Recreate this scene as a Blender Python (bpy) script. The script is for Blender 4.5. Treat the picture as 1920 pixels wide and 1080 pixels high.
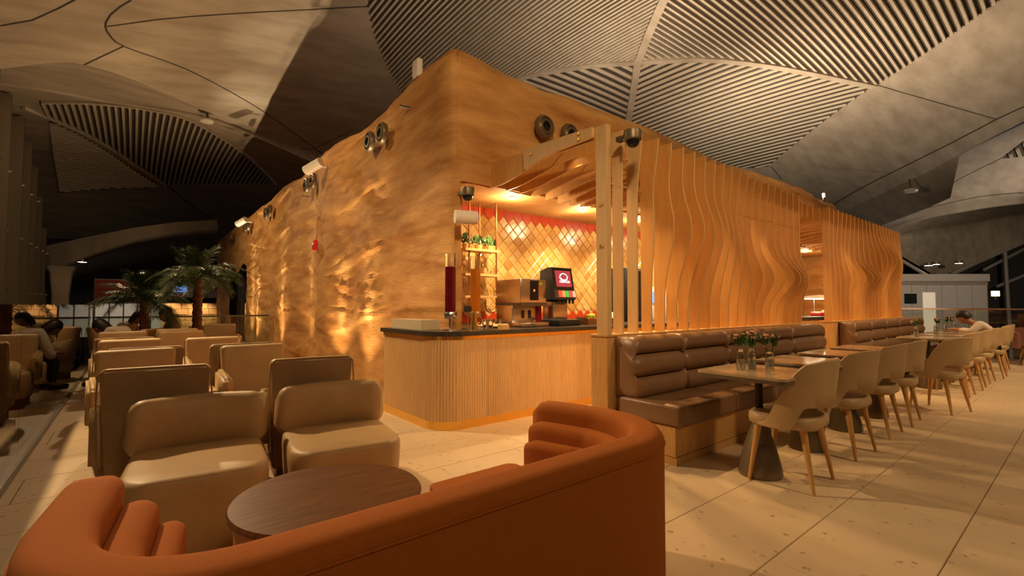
import bpy, bmesh, math, random
from mathutils import Vector, Matrix, noise
from mathutils.geometry import delaunay_2d_cdt
random.seed(7)
PI = math.pi
for o in list(bpy.data.objects): bpy.data.objects.remove(o)
SC = bpy.context.scene
COL = SC.collection

# ------------------------------------------------------------------ camera
cam = bpy.data.cameras.new('camera'); cam_o = bpy.data.objects.new('camera', cam); COL.objects.link(cam_o)
cam.sensor_width = 36.0; cam.lens = 36.0*882/1920; cam.clip_start = .05; cam.clip_end = 300
cam_o.location = (0, 0, 1.23)
TH, PITCH = math.radians(51.2), math.atan(32/882)
cam_o.rotation_euler = (PI/2+PITCH, 0, TH-PI/2)
SC.camera = cam_o

# ------------------------------------------------------------------ world, light, exposure
SC.view_settings.view_transform = 'Standard'; SC.view_settings.look = 'None'
SC.view_settings.gamma = 1; SC.view_settings.use_curve_mapping = False
SC.view_settings.exposure = 0.75
w = bpy.data.worlds.new('world'); SC.world = w; w.use_nodes = True
w.node_tree.nodes['Background'].inputs[0].default_value = (.80, .74, .68, 1)
w.node_tree.nodes['Background'].inputs[1].default_value = .02
WARM = (1, .62, .27); NEUT = (1, .68, .36); COOL = (1, .80, .57)
def spot(name, loc, target, power, color, size=60, blend=.5, radius=.05):
    l = bpy.data.lights.new(name, 'SPOT'); l.energy = power; l.color = color
    l.spot_size = math.radians(size); l.spot_blend = blend; l.shadow_soft_size = radius
    o = bpy.data.objects.new(name, l); COL.objects.link(o); o.location = loc
    o.rotation_euler = (Vector(target)-Vector(loc)).to_track_quat('-Z', 'Y').to_euler()
    return o
# terminal ceiling spots high under the shells, with added fill lamps among them
spot('hall_spot_lounge', (-1.6, 9.0, 6.3), (.9, 3.6, 0), 1250, NEUT, 52, .6, .12)
spot('hall_spot_lounge_far', (1.0, 15.0, 6.2), (.3, 8.0, .4), 700, NEUT, 60, .7, .15)
spot('hall_spot_dining', (4.5, -3.3, 6.4), (6.2, 2.2, .6), 420, NEUT, 75, .8, .5)
spot('hall_spot_dining_far', (10.5, -3.2, 6.9), (11, 2.2, .6), 1250, NEUT, 75, .8, .5)
spot('fill_front', (-.8, -1.8, 6.2), (3.7, 4.4, 3.1), 1150, NEUT, 50, .8, .5)  # added fill from out of view, aimed at the rock face alone
spot('fill_wall', (-2.0, 7.5, 6.6), (2.75, 9.0, 2.0), 520, NEUT, 85, .9, .5)  # added lamp, stands in for the general hall light on the wall
spot('fill_wall_far', (-2.0, 13.5, 6.2), (2.75, 15.5, 2.0), 520, NEUT, 85, .9, .5)  # same added fill for the far stretch of wall
spot('fill_far_right', (35, -1.0, 5.2), (47, 6.8, 1), 3000, COOL, 80, .8, .4)  # added lamp, out of view, to bring up the far kiosk
# unseen uplights on the roof of the rock-faced pavilion, added to light the shell
spot('roof_uplight', (8.5, 6.0, 3.75), (11.0, 5.5, 8.0), 640, COOL, 150, .8, .2)
spot('fill_sofa', (.6, -3.4, 5.9), (1.0, 2.2, .4), 190, NEUT, 60, .9, .8)  # added soft fill from behind the camera for sofa and chairs
spot('fill_louvers', (.8, 11.5, 6.4), (-3, 20, 3), 500, NEUT, 70, .9, .4)  # added lamp to make the left louvers visible
spot('fill_vault', (30, -2, 2.5), (28, 3, 7), 800, (1, .82, .66), 120, .9, .4)  # added lamp below the right shell to brighten its underside
spot('roof_fill_near', (5.2, 7.0, 3.75), (6.5, 8.5, 8.0), 170, COOL, 140, .9, .2)  # added on the roof, unseen, to brighten the dim near slats
spot('roof_uplight_far', (13.8, 5.6, 3.75), (17, 4.5, 8.0), 850, COOL, 150, .8, .2)

# ------------------------------------------------------------------ materials
MATS = {}
def mat(name, col, rough=.6, metal=0., col2=None, nscale=4., stretch=(1, 1, 1), bump=0., bscale=60., spec=.5,
        trans=0., emit=None, estr=0., ior=1.45, sheen=0., ramp=(.35, .65), alpha=1., detail=6.):
    m = bpy.data.materials.new(name); m.use_nodes = True; MATS[name] = m
    nt = m.node_tree; N = nt.nodes; L = nt.links; b = N['Principled BSDF']
    b.inputs['Base Color'].default_value = (*col, 1); b.inputs['Roughness'].default_value = rough
    b.inputs['Metallic'].default_value = metal; b.inputs['Specular IOR Level'].default_value = spec
    b.inputs['Transmission Weight'].default_value = trans; b.inputs['IOR'].default_value = ior
    b.inputs['Sheen Weight'].default_value = sheen
    b.inputs['Alpha'].default_value = alpha
    if emit: b.inputs['Emission Color'].default_value = (*emit, 1); b.inputs['Emission Strength'].default_value = estr
    if col2 or bump:
        tc = N.new('ShaderNodeTexCoord'); mp = N.new('ShaderNodeMapping'); mp.inputs['Scale'].default_value = stretch
        L.new(tc.outputs['Object'], mp.inputs['Vector'])
    if col2:
        n = N.new('ShaderNodeTexNoise'); n.inputs['Scale'].default_value = nscale; n.inputs['Detail'].default_value = detail
        n.inputs['Roughness'].default_value = .6
        r = N.new('ShaderNodeValToRGB'); r.color_ramp.elements[0].position = ramp[0]; r.color_ramp.elements[1].position = ramp[1]
        r.color_ramp.elements[0].color = (*col, 1); r.color_ramp.elements[1].color = (*col2, 1)
        L.new(mp.outputs[0], n.inputs['Vector']); L.new(n.outputs['Fac'], r.inputs['Fac']); L.new(r.outputs[0], b.inputs['Base Color'])
    if bump:
        n2 = N.new('ShaderNodeTexNoise'); n2.inputs['Scale'].default_value = bscale; n2.inputs['Detail'].default_value = 5
        bp = N.new('ShaderNodeBump'); bp.inputs['Strength'].default_value = bump; bp.inputs['Distance'].default_value = .02
        L.new(mp.outputs[0], n2.inputs['Vector']); L.new(n2.outputs['Fac'], bp.inputs['Height']); L.new(bp.outputs[0], b.inputs['Normal'])
    return m
mat('plaster', (.37, .15, .030), .75, col2=(.70, .385, .125), nscale=1.0, stretch=(1, 1, 4.5), ramp=(.30, .68), bump=.35, bscale=14)
mat('plaster_roof', (.4, .2, .06), .9)
mat('concrete', (.33, .27, .20), .85, col2=(.46, .385, .30), nscale=.7, stretch=(1, 3, 1), bump=.1, bscale=25)
mat('concrete_slat', (.52, .44, .34), .8, col2=(.44, .37, .28), nscale=3)
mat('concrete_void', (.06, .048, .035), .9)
mat('wall_grout', (.50, .30, .11), .8)
mat('groove', (.05, .04, .03), .9)
mat('grout', (.30, .22, .14), .9)
mat('beige_leather', (.58, .395, .195), .45, col2=(.52, .345, .165), nscale=5, bump=.08, bscale=220)
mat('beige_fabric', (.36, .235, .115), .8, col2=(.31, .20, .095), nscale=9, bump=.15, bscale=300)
mat('taupe_leather', (.23, .125, .062), .36, col2=(.19, .10, .048), nscale=4, bump=.06, bscale=200)
mat('dining_leather', (.50, .345, .18), .45, col2=(.46, .31, .155), nscale=4, bump=.05, bscale=200)
mat('orange_fabric', (.52, .150, .012), .9, col2=(.40, .105, .007), nscale=420, bump=.3, bscale=500, sheen=0.)
mat('oak', (.60, .34, .115), .5, col2=(.50, .265, .08), nscale=5, stretch=(9, 9, .8), bump=.06, bscale=40)
mat('oak_pale', (.66, .43, .20), .5, col2=(.58, .36, .155), nscale=5, stretch=(10, 10, .8), bump=.05, bscale=40)
mat('fin_wood', (.62, .32, .09), .45, col2=(.55, .27, .07), nscale=4, stretch=(6, 6, .7), bump=.03, bscale=40)
mat('fin_wood_post', (.62, .41, .19), .5, col2=(.55, .35, .15), nscale=4, stretch=(6, 6, .7))
mat('walnut', (.19, .068, .018), .42, col2=(.095, .036, .012), nscale=6, stretch=(1, 14, 1), bump=.02, bscale=40, spec=.25)
mat('brown_wood', (.25, .10, .035), .5, col2=(.19, .07, .02), nscale=6, stretch=(8, 1, 1))
mat('brass', (.85, .52, .13), .28, 1.)
mat('copper', (.50, .20, .08), .35, 1.)
mat('steel', (.68, .62, .55), .26, 1., bump=.02, bscale=90)
mat('dark_steel', (.16, .15, .14), .4, .8)
mat('black_plastic', (.018, .017, .016), .4)
mat('black_cloth', (.012, .011, .012), .85)
mat('black_stone', (.028, .022, .018), .3, col2=(.055, .045, .035), nscale=30)
mat('bronze_paint', (.17, .125, .07), .4, .4)
mat('pole_metal', (.06, .045, .03), .4, .6)
mat('table_stone', (.48, .36, .22), .12, col2=(.40, .295, .175), nscale=7, spec=.6)
mat('table_edge', (.12, .09, .05), .4)
mat('white_paint', (.80, .74, .64), .45)
mat('white_ceramic', (.82, .78, .70), .25)
mat('red_paint', (.62, .02, .015), .4)
mat('red_tile', (.42, .045, .010), .30)
mat('red_sign', (.30, .030, .018), .6)
mat('grey_panel', (.36, .325, .30), .55)
mat('grey_box', (.22, .18, .14), .6)
mat('far_dark', (.030, .026, .022), .8)
mat('night_glass', (.010, .012, .012), .08)
mat('louver', (.115, .085, .05), .6, col2=(.095, .07, .04), nscale=1, stretch=(3, 3, .3))
mat('screen_black', (.012, .012, .014), .15)
mat('clear_glass', (.97, .98, .96), .02, trans=1., ior=1.45)
mat('water', (.92, .90, .84), .05, trans=.75, ior=1.33)
mat('red_juice', (.22, .006, .012), .06, spec=.7)
mat('orange_juice', (.78, .27, .015), .12, spec=.6)
mat('leaf', (.05, .11, .025), .45, col2=(.09, .17, .04), nscale=12)
mat('palm_leaf', (.022, .042, .012), .42, col2=(.07, .10, .035), nscale=5)
mat('palm_trunk', (.17, .06, .025), .9, col2=(.10, .034, .014), nscale=14, bump=.9, bscale=45)
mat('bloom', (.75, .33, .22), .6)
mat('skin', (.42, .20, .11), .5)
mat('hair', (.018, .010, .007), .5)
mat('shirt', (.62, .52, .42), .8)
mat('trousers', (.03, .03, .035), .85)
mat('knit', (.30, .22, .19), .9)
mat('green_cloth', (.05, .16, .12), .9)
mat('rose_leather', (.25, .115, .085), .45)
mat('stone_wall', (.50, .34, .18), .8, col2=(.36, .23, .11), nscale=3, stretch=(1, 1, 4), bump=.8, bscale=8)
mat('cream_panel', (.52, .42, .28), .7)
mat('lamp_on', (1, .9, .75), .5, emit=(1, .80, .52), estr=14)
mat('lamp_shade', (1, .8, .5), .6, emit=(1, .62, .26), estr=2.2)
mat('screen_red', (.18, .03, .03), .3, emit=(.42, .045, .06), estr=.55)
mat('screen_blue', (.1, .2, .5), .3, emit=(.10, .30, .9), estr=.9)
mat('screen_white', (.8, .8, .8), .3, emit=(.80, .88, .95), estr=.75)
mat('door_light', (.8, .72, .6), .5, emit=(.95, .82, .62), estr=.13)
for i, (c, e) in enumerate((((.9, .05, .03), .8), ((.9, .25, .06), .7), ((.04, .42, .08), .6), ((.75, .42, .33), .5))):
    mat(f'button_{i}', c, .4, emit=c, estr=e)
mat('apple_green', (.42, .50, .05), .3); mat('apple_red', (.40, .03, .02), .3)
for i, c in enumerate(((.60, .345, .105), (.55, .30, .08), (.64, .39, .135), (.47, .235, .06))):
    mat(f'glaze_{i}', c, .24, col2=tuple(x*.85 for x in c), nscale=9, bump=.12, bscale=14, spec=.7)
# terrazzo floor tile
m = mat('terrazzo', (.61, .465, .295), .42, col2=(.55, .41, .25), nscale=1.3, bump=.02, bscale=30)
nt = m.node_tree; N_ = nt.nodes; L_ = nt.links
b = N_['Principled BSDF']; base = b.inputs['Base Color'].links[0].from_socket
geo = N_.new('ShaderNodeNewGeometry')
for n_ in N_:
    if n_.type == 'MAPPING': L_.new(geo.outputs['Position'], n_.inputs['Vector'])
vo = N_.new('ShaderNodeTexVoronoi'); vo.inputs['Scale'].default_value = 22; vo.feature = 'F1'
nz = N_.new('ShaderNodeTexNoise'); nz.inputs['Scale'].default_value = 55; nz.inputs['Detail'].default_value = 2
addv = N_.new('ShaderNodeVectorMath'); addv.operation = 'MULTIPLY_ADD'; addv.inputs[1].default_value = (.035, .035, .035)
L_.new(geo.outputs['Position'], nz.inputs['Vector']); L_.new(nz.outputs['Color'], addv.inputs[0]); L_.new(geo.outputs['Position'], addv.inputs[2])
L_.new(addv.outputs[0], vo.inputs['Vector'])
sep = N_.new('ShaderNodeSeparateColor'); L_.new(vo.outputs['Color'], sep.inputs[0])
gt = N_.new('ShaderNodeMath'); gt.operation = 'GREATER_THAN'; gt.inputs[1].default_value = .88; L_.new(sep.outputs[0], gt.inputs[0])
lt = N_.new('ShaderNodeMath'); lt.operation = 'LESS_THAN'; lt.inputs[1].default_value = .30; L_.new(vo.outputs['Distance'], lt.inputs[0])
mul = N_.new('ShaderNodeMath'); mul.operation = 'MULTIPLY'; L_.new(gt.outputs[0], mul.inputs[0]); L_.new(lt.outputs[0], mul.inputs[1])
mul2 = N_.new('ShaderNodeMath'); mul2.operation = 'MULTIPLY'; mul2.inputs[1].default_value = .75; L_.new(mul.outputs[0], mul2.inputs[0])
mx = N_.new('ShaderNodeMix'); mx.data_type = 'RGBA'
chip = N_.new('ShaderNodeValToRGB'); chip.color_ramp.elements[0].color = (.22, .13, .065, 1); chip.color_ramp.elements[1].color = (.42, .32, .21, 1)
L_.new(sep.outputs[1], chip.inputs['Fac'])
L_.new(mul2.outputs[0], mx.inputs[0]); L_.new(base, mx.inputs[6]); L_.new(chip.outputs[0], mx.inputs[7]); L_.new(mx.outputs[2], b.inputs['Base Color'])
# balustrade glass: a thin pane, clear straight on and mirroring at a glancing angle
m = bpy.data.materials.new('pane_glass'); m.use_nodes = True; MATS['pane_glass'] = m
nt = m.node_tree; nt.nodes.clear()
out = nt.nodes.new('ShaderNodeOutputMaterial'); mixs = nt.nodes.new('ShaderNodeMixShader'); fr = nt.nodes.new('ShaderNodeFresnel')
fr.inputs['IOR'].default_value = 1.75
gl = nt.nodes.new('ShaderNodeBsdfGlossy'); gl.inputs['Roughness'].default_value = .008
tr = nt.nodes.new('ShaderNodeBsdfTransparent'); tr.inputs['Color'].default_value = (.86, .90, .86, 1)
nt.links.new(fr.outputs[0], mixs.inputs[0]); nt.links.new(tr.outputs[0], mixs.inputs[1]); nt.links.new(gl.outputs[0], mixs.inputs[2]); nt.links.new(mixs.outputs[0], out.inputs[0])

# ------------------------------------------------------------------ mesh helpers
class B:
    def __init__(s): s.v = []; s.f = []
    def add(s, vs, fs):
        k = len(s.v); s.v += [tuple(p) for p in vs]; s.f += [tuple(i+k for i in f) for f in fs]; return s
    def box(s, c, d, rz=0., rx=0.):
        x, y, z = [a/2 for a in d]
        vs = [Vector((sx*x, sy*y, sz*z)) for sz in (-1, 1) for sy in (-1, 1) for sx in (-1, 1)]
        M = Matrix.Rotation(rz, 3, 'Z') @ Matrix.Rotation(rx, 3, 'X')
        return s.add([M@p+Vector(c) for p in vs], [(0, 2, 3, 1), (4, 5, 7, 6), (0, 1, 5, 4), (2, 6, 7, 3), (0, 4, 6, 2), (1, 3, 7, 5)])
    def bb(s, x0, x1, y0, y1, z0, z1): return s.box(((x0+x1)/2, (y0+y1)/2, (z0+z1)/2), (x1-x0, y1-y0, z1-z0))
    def rings(s, R, cap=True, close=True):
        n = len(R[0]); k = len(s.v)
        for r in R: s.v += [tuple(p) for p in r]
        for i in range(len(R)-1):
            for j in range(n if close else n-1):
                a = k+i*n+j; b = k+i*n+(j+1) % n; s.f.append((a, b, b+n, a+n))
        if cap: s.f.append(tuple(k+j for j in reversed(range(n)))); s.f.append(tuple(k+(len(R)-1)*n+j for j in range(n)))
        return s
    def cone(s, p0, p1, r0, r1=None, n=12):
        r1 = r0 if r1 is None else r1; p0 = Vector(p0); p1 = Vector(p1); q = (p1-p0).to_track_quat('Z', 'Y')
        return s.rings([[p+q@Vector((r*math.cos(t*2*PI/n), r*math.sin(t*2*PI/n), 0)) for t in range(n)] for p, r in ((p0, r0), (p1, r1))])
    def lathe(s, prof, n=20, c=(0, 0, 0), sx=1., sy=1.):
        return s.rings([[(c[0]+sx*r*math.cos(t*2*PI/n), c[1]+sy*r*math.sin(t*2*PI/n), c[2]+z) for t in range(n)] for r, z in prof])
    def tube(s, pts, r, n=8, closed=False):
        pts = [Vector(p) for p in pts]; R = []; m = len(pts)
        for i, p in enumerate(pts):
            t = (pts[(i+1) % m if closed else min(i+1, m-1)]-pts[i-1 if closed else max(i-1, 0)])
            if t.length < 1e-6: t = Vector((0, 0, 1))
            t.normalize(); up = Vector((0, 0, 1)) if abs(t.z) < .95 else Vector((1, 0, 0))
            a = t.cross(up).normalized(); b = a.cross(t); rr = r(i/(m-1)) if callable(r) else r
            R.append([p+rr*(math.cos(k*2*PI/n)*a+math.sin(k*2*PI/n)*b) for k in range(n)])
        if closed: R.append(R[0])
        return s.rings(R, cap=not closed)
    def prism(s, poly, t0, t1, ax='x'):
        def P(a, b, t): return {'x': (t, a, b), 'y': (a, t, b), 'z': (a, b, t)}[ax]
        return s.rings([[P(a, b, t0) for a, b in poly], [P(a, b, t1) for a, b in poly]])
    def sweep(s, path, prof, er=0., cap=True, closed=False):
        # path: plan points; prof: closed outline of (offset to the left, z); er: length of the rounded ends
        path = [Vector(p[:2]) for p in path]; m = len(path); S = [0.]
        for i in range(1, m): S.append(S[-1]+(path[i]-path[i-1]).length)
        cd = sum(p[0] for p in prof)/len(prof); cz = sum(p[1] for p in prof)/len(prof); R = []
        for i, p in enumerate(path):
            t = path[(i+1) % m if closed else min(i+1, m-1)]-path[i-1 if closed else max(i-1, 0)]; t.normalize(); nrm = Vector((-t.y, t.x))
            k = 1.
            if er:
                e = min(S[i], S[-1]-S[i])
                if e < er: k = max(.25, math.sqrt(max(0, 1-(1-e/er)**2)))
                k = 1-(1-k)*.5 if k < 1 else 1
            R.append([(p.x+nrm.x*(cd+(d-cd)*k), p.y+nrm.y*(cd+(d-cd)*k), cz+(z-cz)*k) for d, z in prof])
        return s.rings(R, cap=cap)
    def mesh(s, name, smooth=40):
        me = bpy.data.meshes.new(name); me.from_pydata(s.v, [], s.f)
        bm = bmesh.new(); bm.from_mesh(me); bmesh.ops.recalc_face_normals(bm, faces=bm.faces); bm.to_mesh(me); bm.free()
        if smooth:
            me.shade_smooth(); me.set_sharp_from_angle(angle=math.radians(smooth))
        me.update(); return me
def rbox(d, r, c=(0, 0, 0), seg=3, taper=None, name='rounded'):
    bm = bmesh.new(); bmesh.ops.create_cube(bm, size=1)
    for v in bm.verts: v.co = Vector((v.co.x*d[0], v.co.y*d[1], v.co.z*d[2]))
    bmesh.ops.bevel(bm, geom=bm.edges[:]+bm.verts[:], offset=r, segments=seg, profile=.5, affect='EDGES', clamp_overlap=True)
    for v in bm.verts:
        if taper: v.co = Vector(taper(v.co))
        v.co += Vector(c)
    me = bpy.data.meshes.new(name); bm.to_mesh(me); bm.free(); me.shade_smooth(); me.set_sharp_from_angle(angle=math.radians(50)); return me
def O(name, src, material, parent=None, loc=(0, 0, 0), rot=(0, 0, 0), smooth=40, label=None):
    me = src.mesh(name, smooth) if isinstance(src, B) else src
    if material and not me.materials: me.materials.append(MATS[material])
    o = bpy.data.objects.new(name, me); COL.objects.link(o); o.location = loc; o.rotation_euler = rot
    if parent: o.parent = parent
    if label: o['label'] = label
    return o
def tag(o, label, cat, group=None):
    o['label'] = label; o['category'] = cat
    if group: o['group'] = group
    return o
def thing(name, label, cat, loc=(0, 0, 0), rz=0., group=None):
    o = bpy.data.objects.new(name, None); COL.objects.link(o); o.location = loc; o.rotation_euler = (0, 0, rz); o.empty_display_size = .1
    return tag(o, label, cat, group)
def struct(name, src, material, loc=(0, 0, 0), smooth=40):
    o = O(name, src, material, loc=loc, smooth=smooth); o['kind'] = 'structure'; return o
def dup(root, label, loc, rz=None, group=None):
    def rec(o, par):
        c = o.copy(); COL.objects.link(c); c.parent = par
        for ch in [x for x in KIDS.get(o.name, [])]: rec(ch, c)
        return c
    KIDS = {}
    for x in bpy.data.objects:
        if x.parent: KIDS.setdefault(x.parent.name, []).append(x)
    r = rec(root, None); r.location = loc; r['label'] = label
    if rz is not None: r.rotation_euler = (0, 0, rz)
    if group: r['group'] = group
    return r
def smooth01(a, b, x):
    t = max(0., min(1., (x-a)/(b-a))); return t*t*(3-2*t)
def gauss(x): return math.exp(-x*x)
def resample(pts, step):
    pts = [Vector(p) for p in pts]; out = [pts[0]]
    for a, b_ in zip(pts, pts[1:]):
        n = max(1, int(round((b_-a).length/step)))
        out += [a.lerp(b_, i/n) for i in range(1, n+1)]
    return out
def arc(cx, cy, r, a0, a1, n=8): return [(cx+r*math.cos(math.radians(a0+(a1-a0)*i/n)), cy+r*math.sin(math.radians(a0+(a1-a0)*i/n))) for i in range(n+1)]
def rrect(w, d, r, n=5, cx=0, cy=0):
    p = []
    for sx, sy, a in ((1, 1, 0), (-1, 1, 90), (-1, -1, 180), (1, -1, 270)): p += arc(cx+sx*(w/2-r), cy+sy*(d/2-r), r, a, a+90, n)
    return p

# ================================================================== STRUCTURE
# ---- floor: slab plus single terrazzo tiles near the camera
TW, TD = 1.2, .535
fb = B(); fb.bb(-.66, 15.5, -9, 13.2, -.30, -.010); fb.bb(2.7, 15.5, 13.2, 26, -.30, -.010)
floor = struct('floor', fb, 'grout', smooth=0)
tile_me = rbox((TW-.004, TD-.004, .010), .0025, (0, 0, -.005), seg=1, name='floor_tile'); tile_me.shade_flat(); tile_me.materials.append(MATS['terrazzo'])
def in_view(x, y):
    f = x*math.cos(TH)+y*math.sin(TH); r = x*math.sin(TH)-y*math.cos(TH)
    return f > 1.1 and abs(r) < 1.18*f+1.0
cand = []
for j in range(-8, 40):
    yc = .49+TD*(j+.5); off = (0, .6, .3)[j % 3]
    for i in range(-2, 24):
        xc = .03+off+TW*(i+.5)
        if xc+TW/2 < -.60 or xc > 15 or (xc < 3.3 and yc > 12.9): continue
        cand.append((math.hypot(xc, yc), xc, yc, in_view(xc, yc)))
near = sorted(c for c in cand if c[3])[:300]; used = {(c[1], c[2]) for c in near}
for _, x, y, _v in near:
    if x-TW/2 > -.66: O('floor_tile', tile_me, None, floor, (x, y, 0))
    else:                                   # cut tile at the glass edge
        o = O('floor_tile', tile_me, None, floor, ((x+TW/2-.66)/2, y, 0)); o.scale = ((x+TW/2+.66-.003)/TW, 1, 1)
rest = B()
for _, x, y, _v in cand:
    if (x, y) not in used: rest.bb(max(x-TW/2+.003, -.66), x+TW/2-.003, y-TD/2+.003, y+TD/2-.003, -.010, 0)

ro = O('floor_tile_field', rest, 'terrazzo', floor, smooth=0); ro['kind'] = 'stuff'

# ---- ceiling: shallow concrete shells
def zM(x, y): return 8.0-.0075*((x-10.9)**2+(y-7.8)**2)
def zN(x, y): return 7.0-.010*(x+1)**2-.012*(y-19)**2
def zP(x, y): return 8.2-.012*(x-24)**2-.014*(y+6)**2
PL = {
'm_left': [(-2.36, 14.71), (-2.13, 14.57), (-1.79, 14.36), (-1.49, 14.2), (-1.3, 14.13), (-1.15, 14.11), (-0.97, 14.15), (-0.74, 14.24), (-0.48, 14.39), (-0.13, 14.63), (0.39, 15.06), (1.05, 15.63), (1.71, 16.17), (2.17, 16.55), (2.54, 16.85), (3.01, 17.18), (3.77, 17.59), (4.68, 18.02), (5.39, 18.33)],
'm_right': [(27.75, 8.38), (27.58, 7.98), (27.2, 7.31), (26.4, 6.29), (25.55, 5.31), (24.98, 4.64), (24.45, 4.06), (23.81, 3.49), (23.19, 2.96), (22.65, 2.48), (22.14, 2.04), (21.62, 1.59), (21.23, 1.27)],
'n_edge': [(-2.8, 17.5), (-2.54, 17.46), (-2.17, 17.39), (-1.8, 17.33), (-1.5, 17.31), (-1.22, 17.3), (-0.94, 17.28), (-0.69, 17.21), (-0.45, 17.12), (-0.13, 17.02), (0.3, 16.86), (0.82, 16.67), (1.35, 16.57), (1.85, 16.62), (2.38, 16.86), (2.96, 17.2), (3.7, 17.62), (4.6, 18.06), (5.35, 18.38)],
's_ul': [(3.67, 9.35), (3.86, 9.72), (4.14, 10.22), (4.47, 10.74), (4.87, 11.32), (5.37, 11.97), (5.98, 12.72), (6.86, 13.7), (7.66, 14.57)],
'rib_l': [(10.68, 7.76), (10.25, 8.18), (9.7, 8.74), (9.22, 9.38), (8.81, 9.97), (8.63, 10.31), (8.53, 10.61), (8.34, 11.2), (8.16, 11.72), (7.9, 13.2), (7.66, 14.57)],
'rib_t': [(10.68, 7.76), (10.27, 7.32), (9.76, 6.78), (9.26, 6.22), (8.9, 5.82), (7.6, 4.3), (6.2, 2.7)],
'rib_b': [(10.68, 7.76), (11.03, 8.05), (11.58, 8.52), (12.47, 9.29), (13.32, 10.04), (16.0, 12.3)],
'rib_r': [(10.68, 7.76), (11.13, 7.29), (11.71, 6.69), (12.27, 6.25), (12.92, 5.83), (13.76, 5.35), (14.69, 4.87), (15.77, 4.32), (16.62, 3.87)],
's_ur': [(16.62, 3.87), (16.32, 3.49), (15.88, 3.0), (15.41, 2.5), (14.9, 2.02), (14.32, 1.5), (13.9, 1.14), (12.6, .1)],
's_lr': [(16.62, 3.87), (17.21, 4.5), (18.01, 5.37), (18.69, 6.09), (19.41, 6.84), (20.36, 7.85), (21.17, 8.72)],
'g1': [(-0.17, 11.28), (-0.33, 11.57), (-0.48, 11.92), (-0.56, 12.23), (-0.57, 12.39), (-0.56, 12.55), (-0.48, 12.83), (-0.42, 12.96), (-0.27, 13.11), (0.02, 13.28), (0.42, 13.48), (0.88, 13.76), (1.4, 14.18), (2.01, 14.72), (2.68, 15.35), (3.44, 16.14), (4.3, 17.06), (5.05, 17.85), (5.4, 18.2)],
'g2': [(-0.55, 12.39), (-0.21, 12.14), (0.29, 11.77), (0.85, 11.41), (1.58, 10.96), (2.74, 10.24), (3.75, 9.56)],
'g3': [(-0.99, 14.15), (-0.29, 13.08)],
'g4': [(4.63, 18.0), (4.82, 18.0), (5.05, 17.85), (5.25, 17.44), (5.44, 16.97), (5.66, 16.41), (5.83, 15.96)],
'g5': [(16.62, 3.87), (17.51, 3.48), (18.65, 2.93), (19.86, 2.3), (20.79, 1.79)],
'g6': [(26.67, 8.04), (25.97, 7.29), (25.09, 6.33), (24.32, 5.43), (23.55, 4.54), (22.76, 3.69), (22.02, 2.94), (21.32, 2.29), (20.74, 1.78), (20.38, 1.42), (19.6, .6)],
'g7': [(21.23, 8.64), (22.71, 8.8)],
'g8': [(-2.1, 12.92), (-1.63, 12.56), (-1.21, 11.98), (-0.97, 11.61)],
'n_s1': [(-2.13, 18.51), (-1.78, 18.22), (-1.31, 17.85), (-0.84, 17.55), (-0.37, 17.3), (0.06, 17.14), (0.47, 17.05), (0.85, 17.02), (1.27, 17.21), (1.91, 17.93), (2.65, 18.89), (3.29, 19.88), (3.87, 20.84), (4.39, 21.74), (4.75, 22.39)],
'n_s2': [(0.96, 25.25), (0.44, 24.38), (-0.13, 23.34), (-0.52, 22.5), (-0.87, 21.74), (-1.25, 21.06), (-1.61, 20.5), (-1.96, 20.05), (-2.21, 19.75)],
'n_s3': [(-2.17, 20.21), (-1.96, 20.51), (-1.64, 20.99), (-1.29, 21.65), (-0.89, 22.44), (-0.52, 23.28), (-0.13, 24.14), (0.37, 25.01), (0.79, 25.67)],
'n_s4': [(0.79, 25.67), (-1.02, 26.67), (-2.57, 27.7), (-2.4, 23.71)],
'ng1': [(0.96, 25.25), (1.43, 26.18), (2.1, 27.37), (2.83, 28.43), (3.44, 29.22)],
'p_up': [(30.08, 7.18), (30.05, 7.05), (29.82, 6.75), (29.1, 6.17), (28.13, 5.46), (27.01, 4.68), (25.93, 3.97), (25.2, 3.54), (24.68, 3.15), (24.34, 2.69), (24.09, 2.22), (23.8, 1.75), (23.58, 1.41), (22.6, -.6)],
'p_lo': [(30.61, 7.31), (30.73, 7.08), (30.9, 6.69), (30.99, 6.1), (31.15, 5.44), (31.53, 4.78), (31.93, 4.15), (32.23, 3.6), (32.53, 3.08), (32.9, 2.52), (33.19, 2.08), (34.5, -.2)],
'pg1': [(29.74, 6.13), (29.33, 5.42), (28.78, 4.62), (28.32, 4.07), (27.9, 3.59), (27.6, 3.11), (27.35, 2.71), (27.22, 2.45), (27.0, 2.21), (26.4, 1.85), (25.84, 1.56)],
'pg2': [(29.74, 6.13), (30.08, 5.51), (30.48, 4.71), (30.79, 3.99), (31.15, 3.3), (31.76, 2.57), (32.26, 2.02)],
}
def inside(p, poly):
    x, y = p; c = False; n = len(poly)
    for i in range(n):
        x0, y0 = poly[i]; x1, y1 = poly[i-1]
        if (y0 > y) != (y1 > y) and x < (x1-x0)*(y-y0)/(y1-y0)+x0: c = not c
    return c
def shell(name, poly, zf, step, material='concrete'):
    poly = [tuple(p[:2]) for p in resample([(*p, 0) for p in poly+[poly[0]]], step)][:-1]
    xs = [p[0] for p in poly]; ys = [p[1] for p in poly]; pts = [Vector(p) for p in poly]; n = len(pts)
    x = min(xs)
    while x < max(xs):
        y = min(ys)
        while y < max(ys):
            if inside((x, y), poly): pts.append(Vector((x, y)))
            y += step
        x += step
    v, e, f, *_ = delaunay_2d_cdt(pts, [], [list(range(n))], 1, 1e-4)
    bb = B(); bb.v = [(p.x, p.y, zf(p.x, p.y)) for p in v]; bb.f = [tuple(t) for t in f]
    return struct(name, bb, material, smooth=180)
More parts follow.
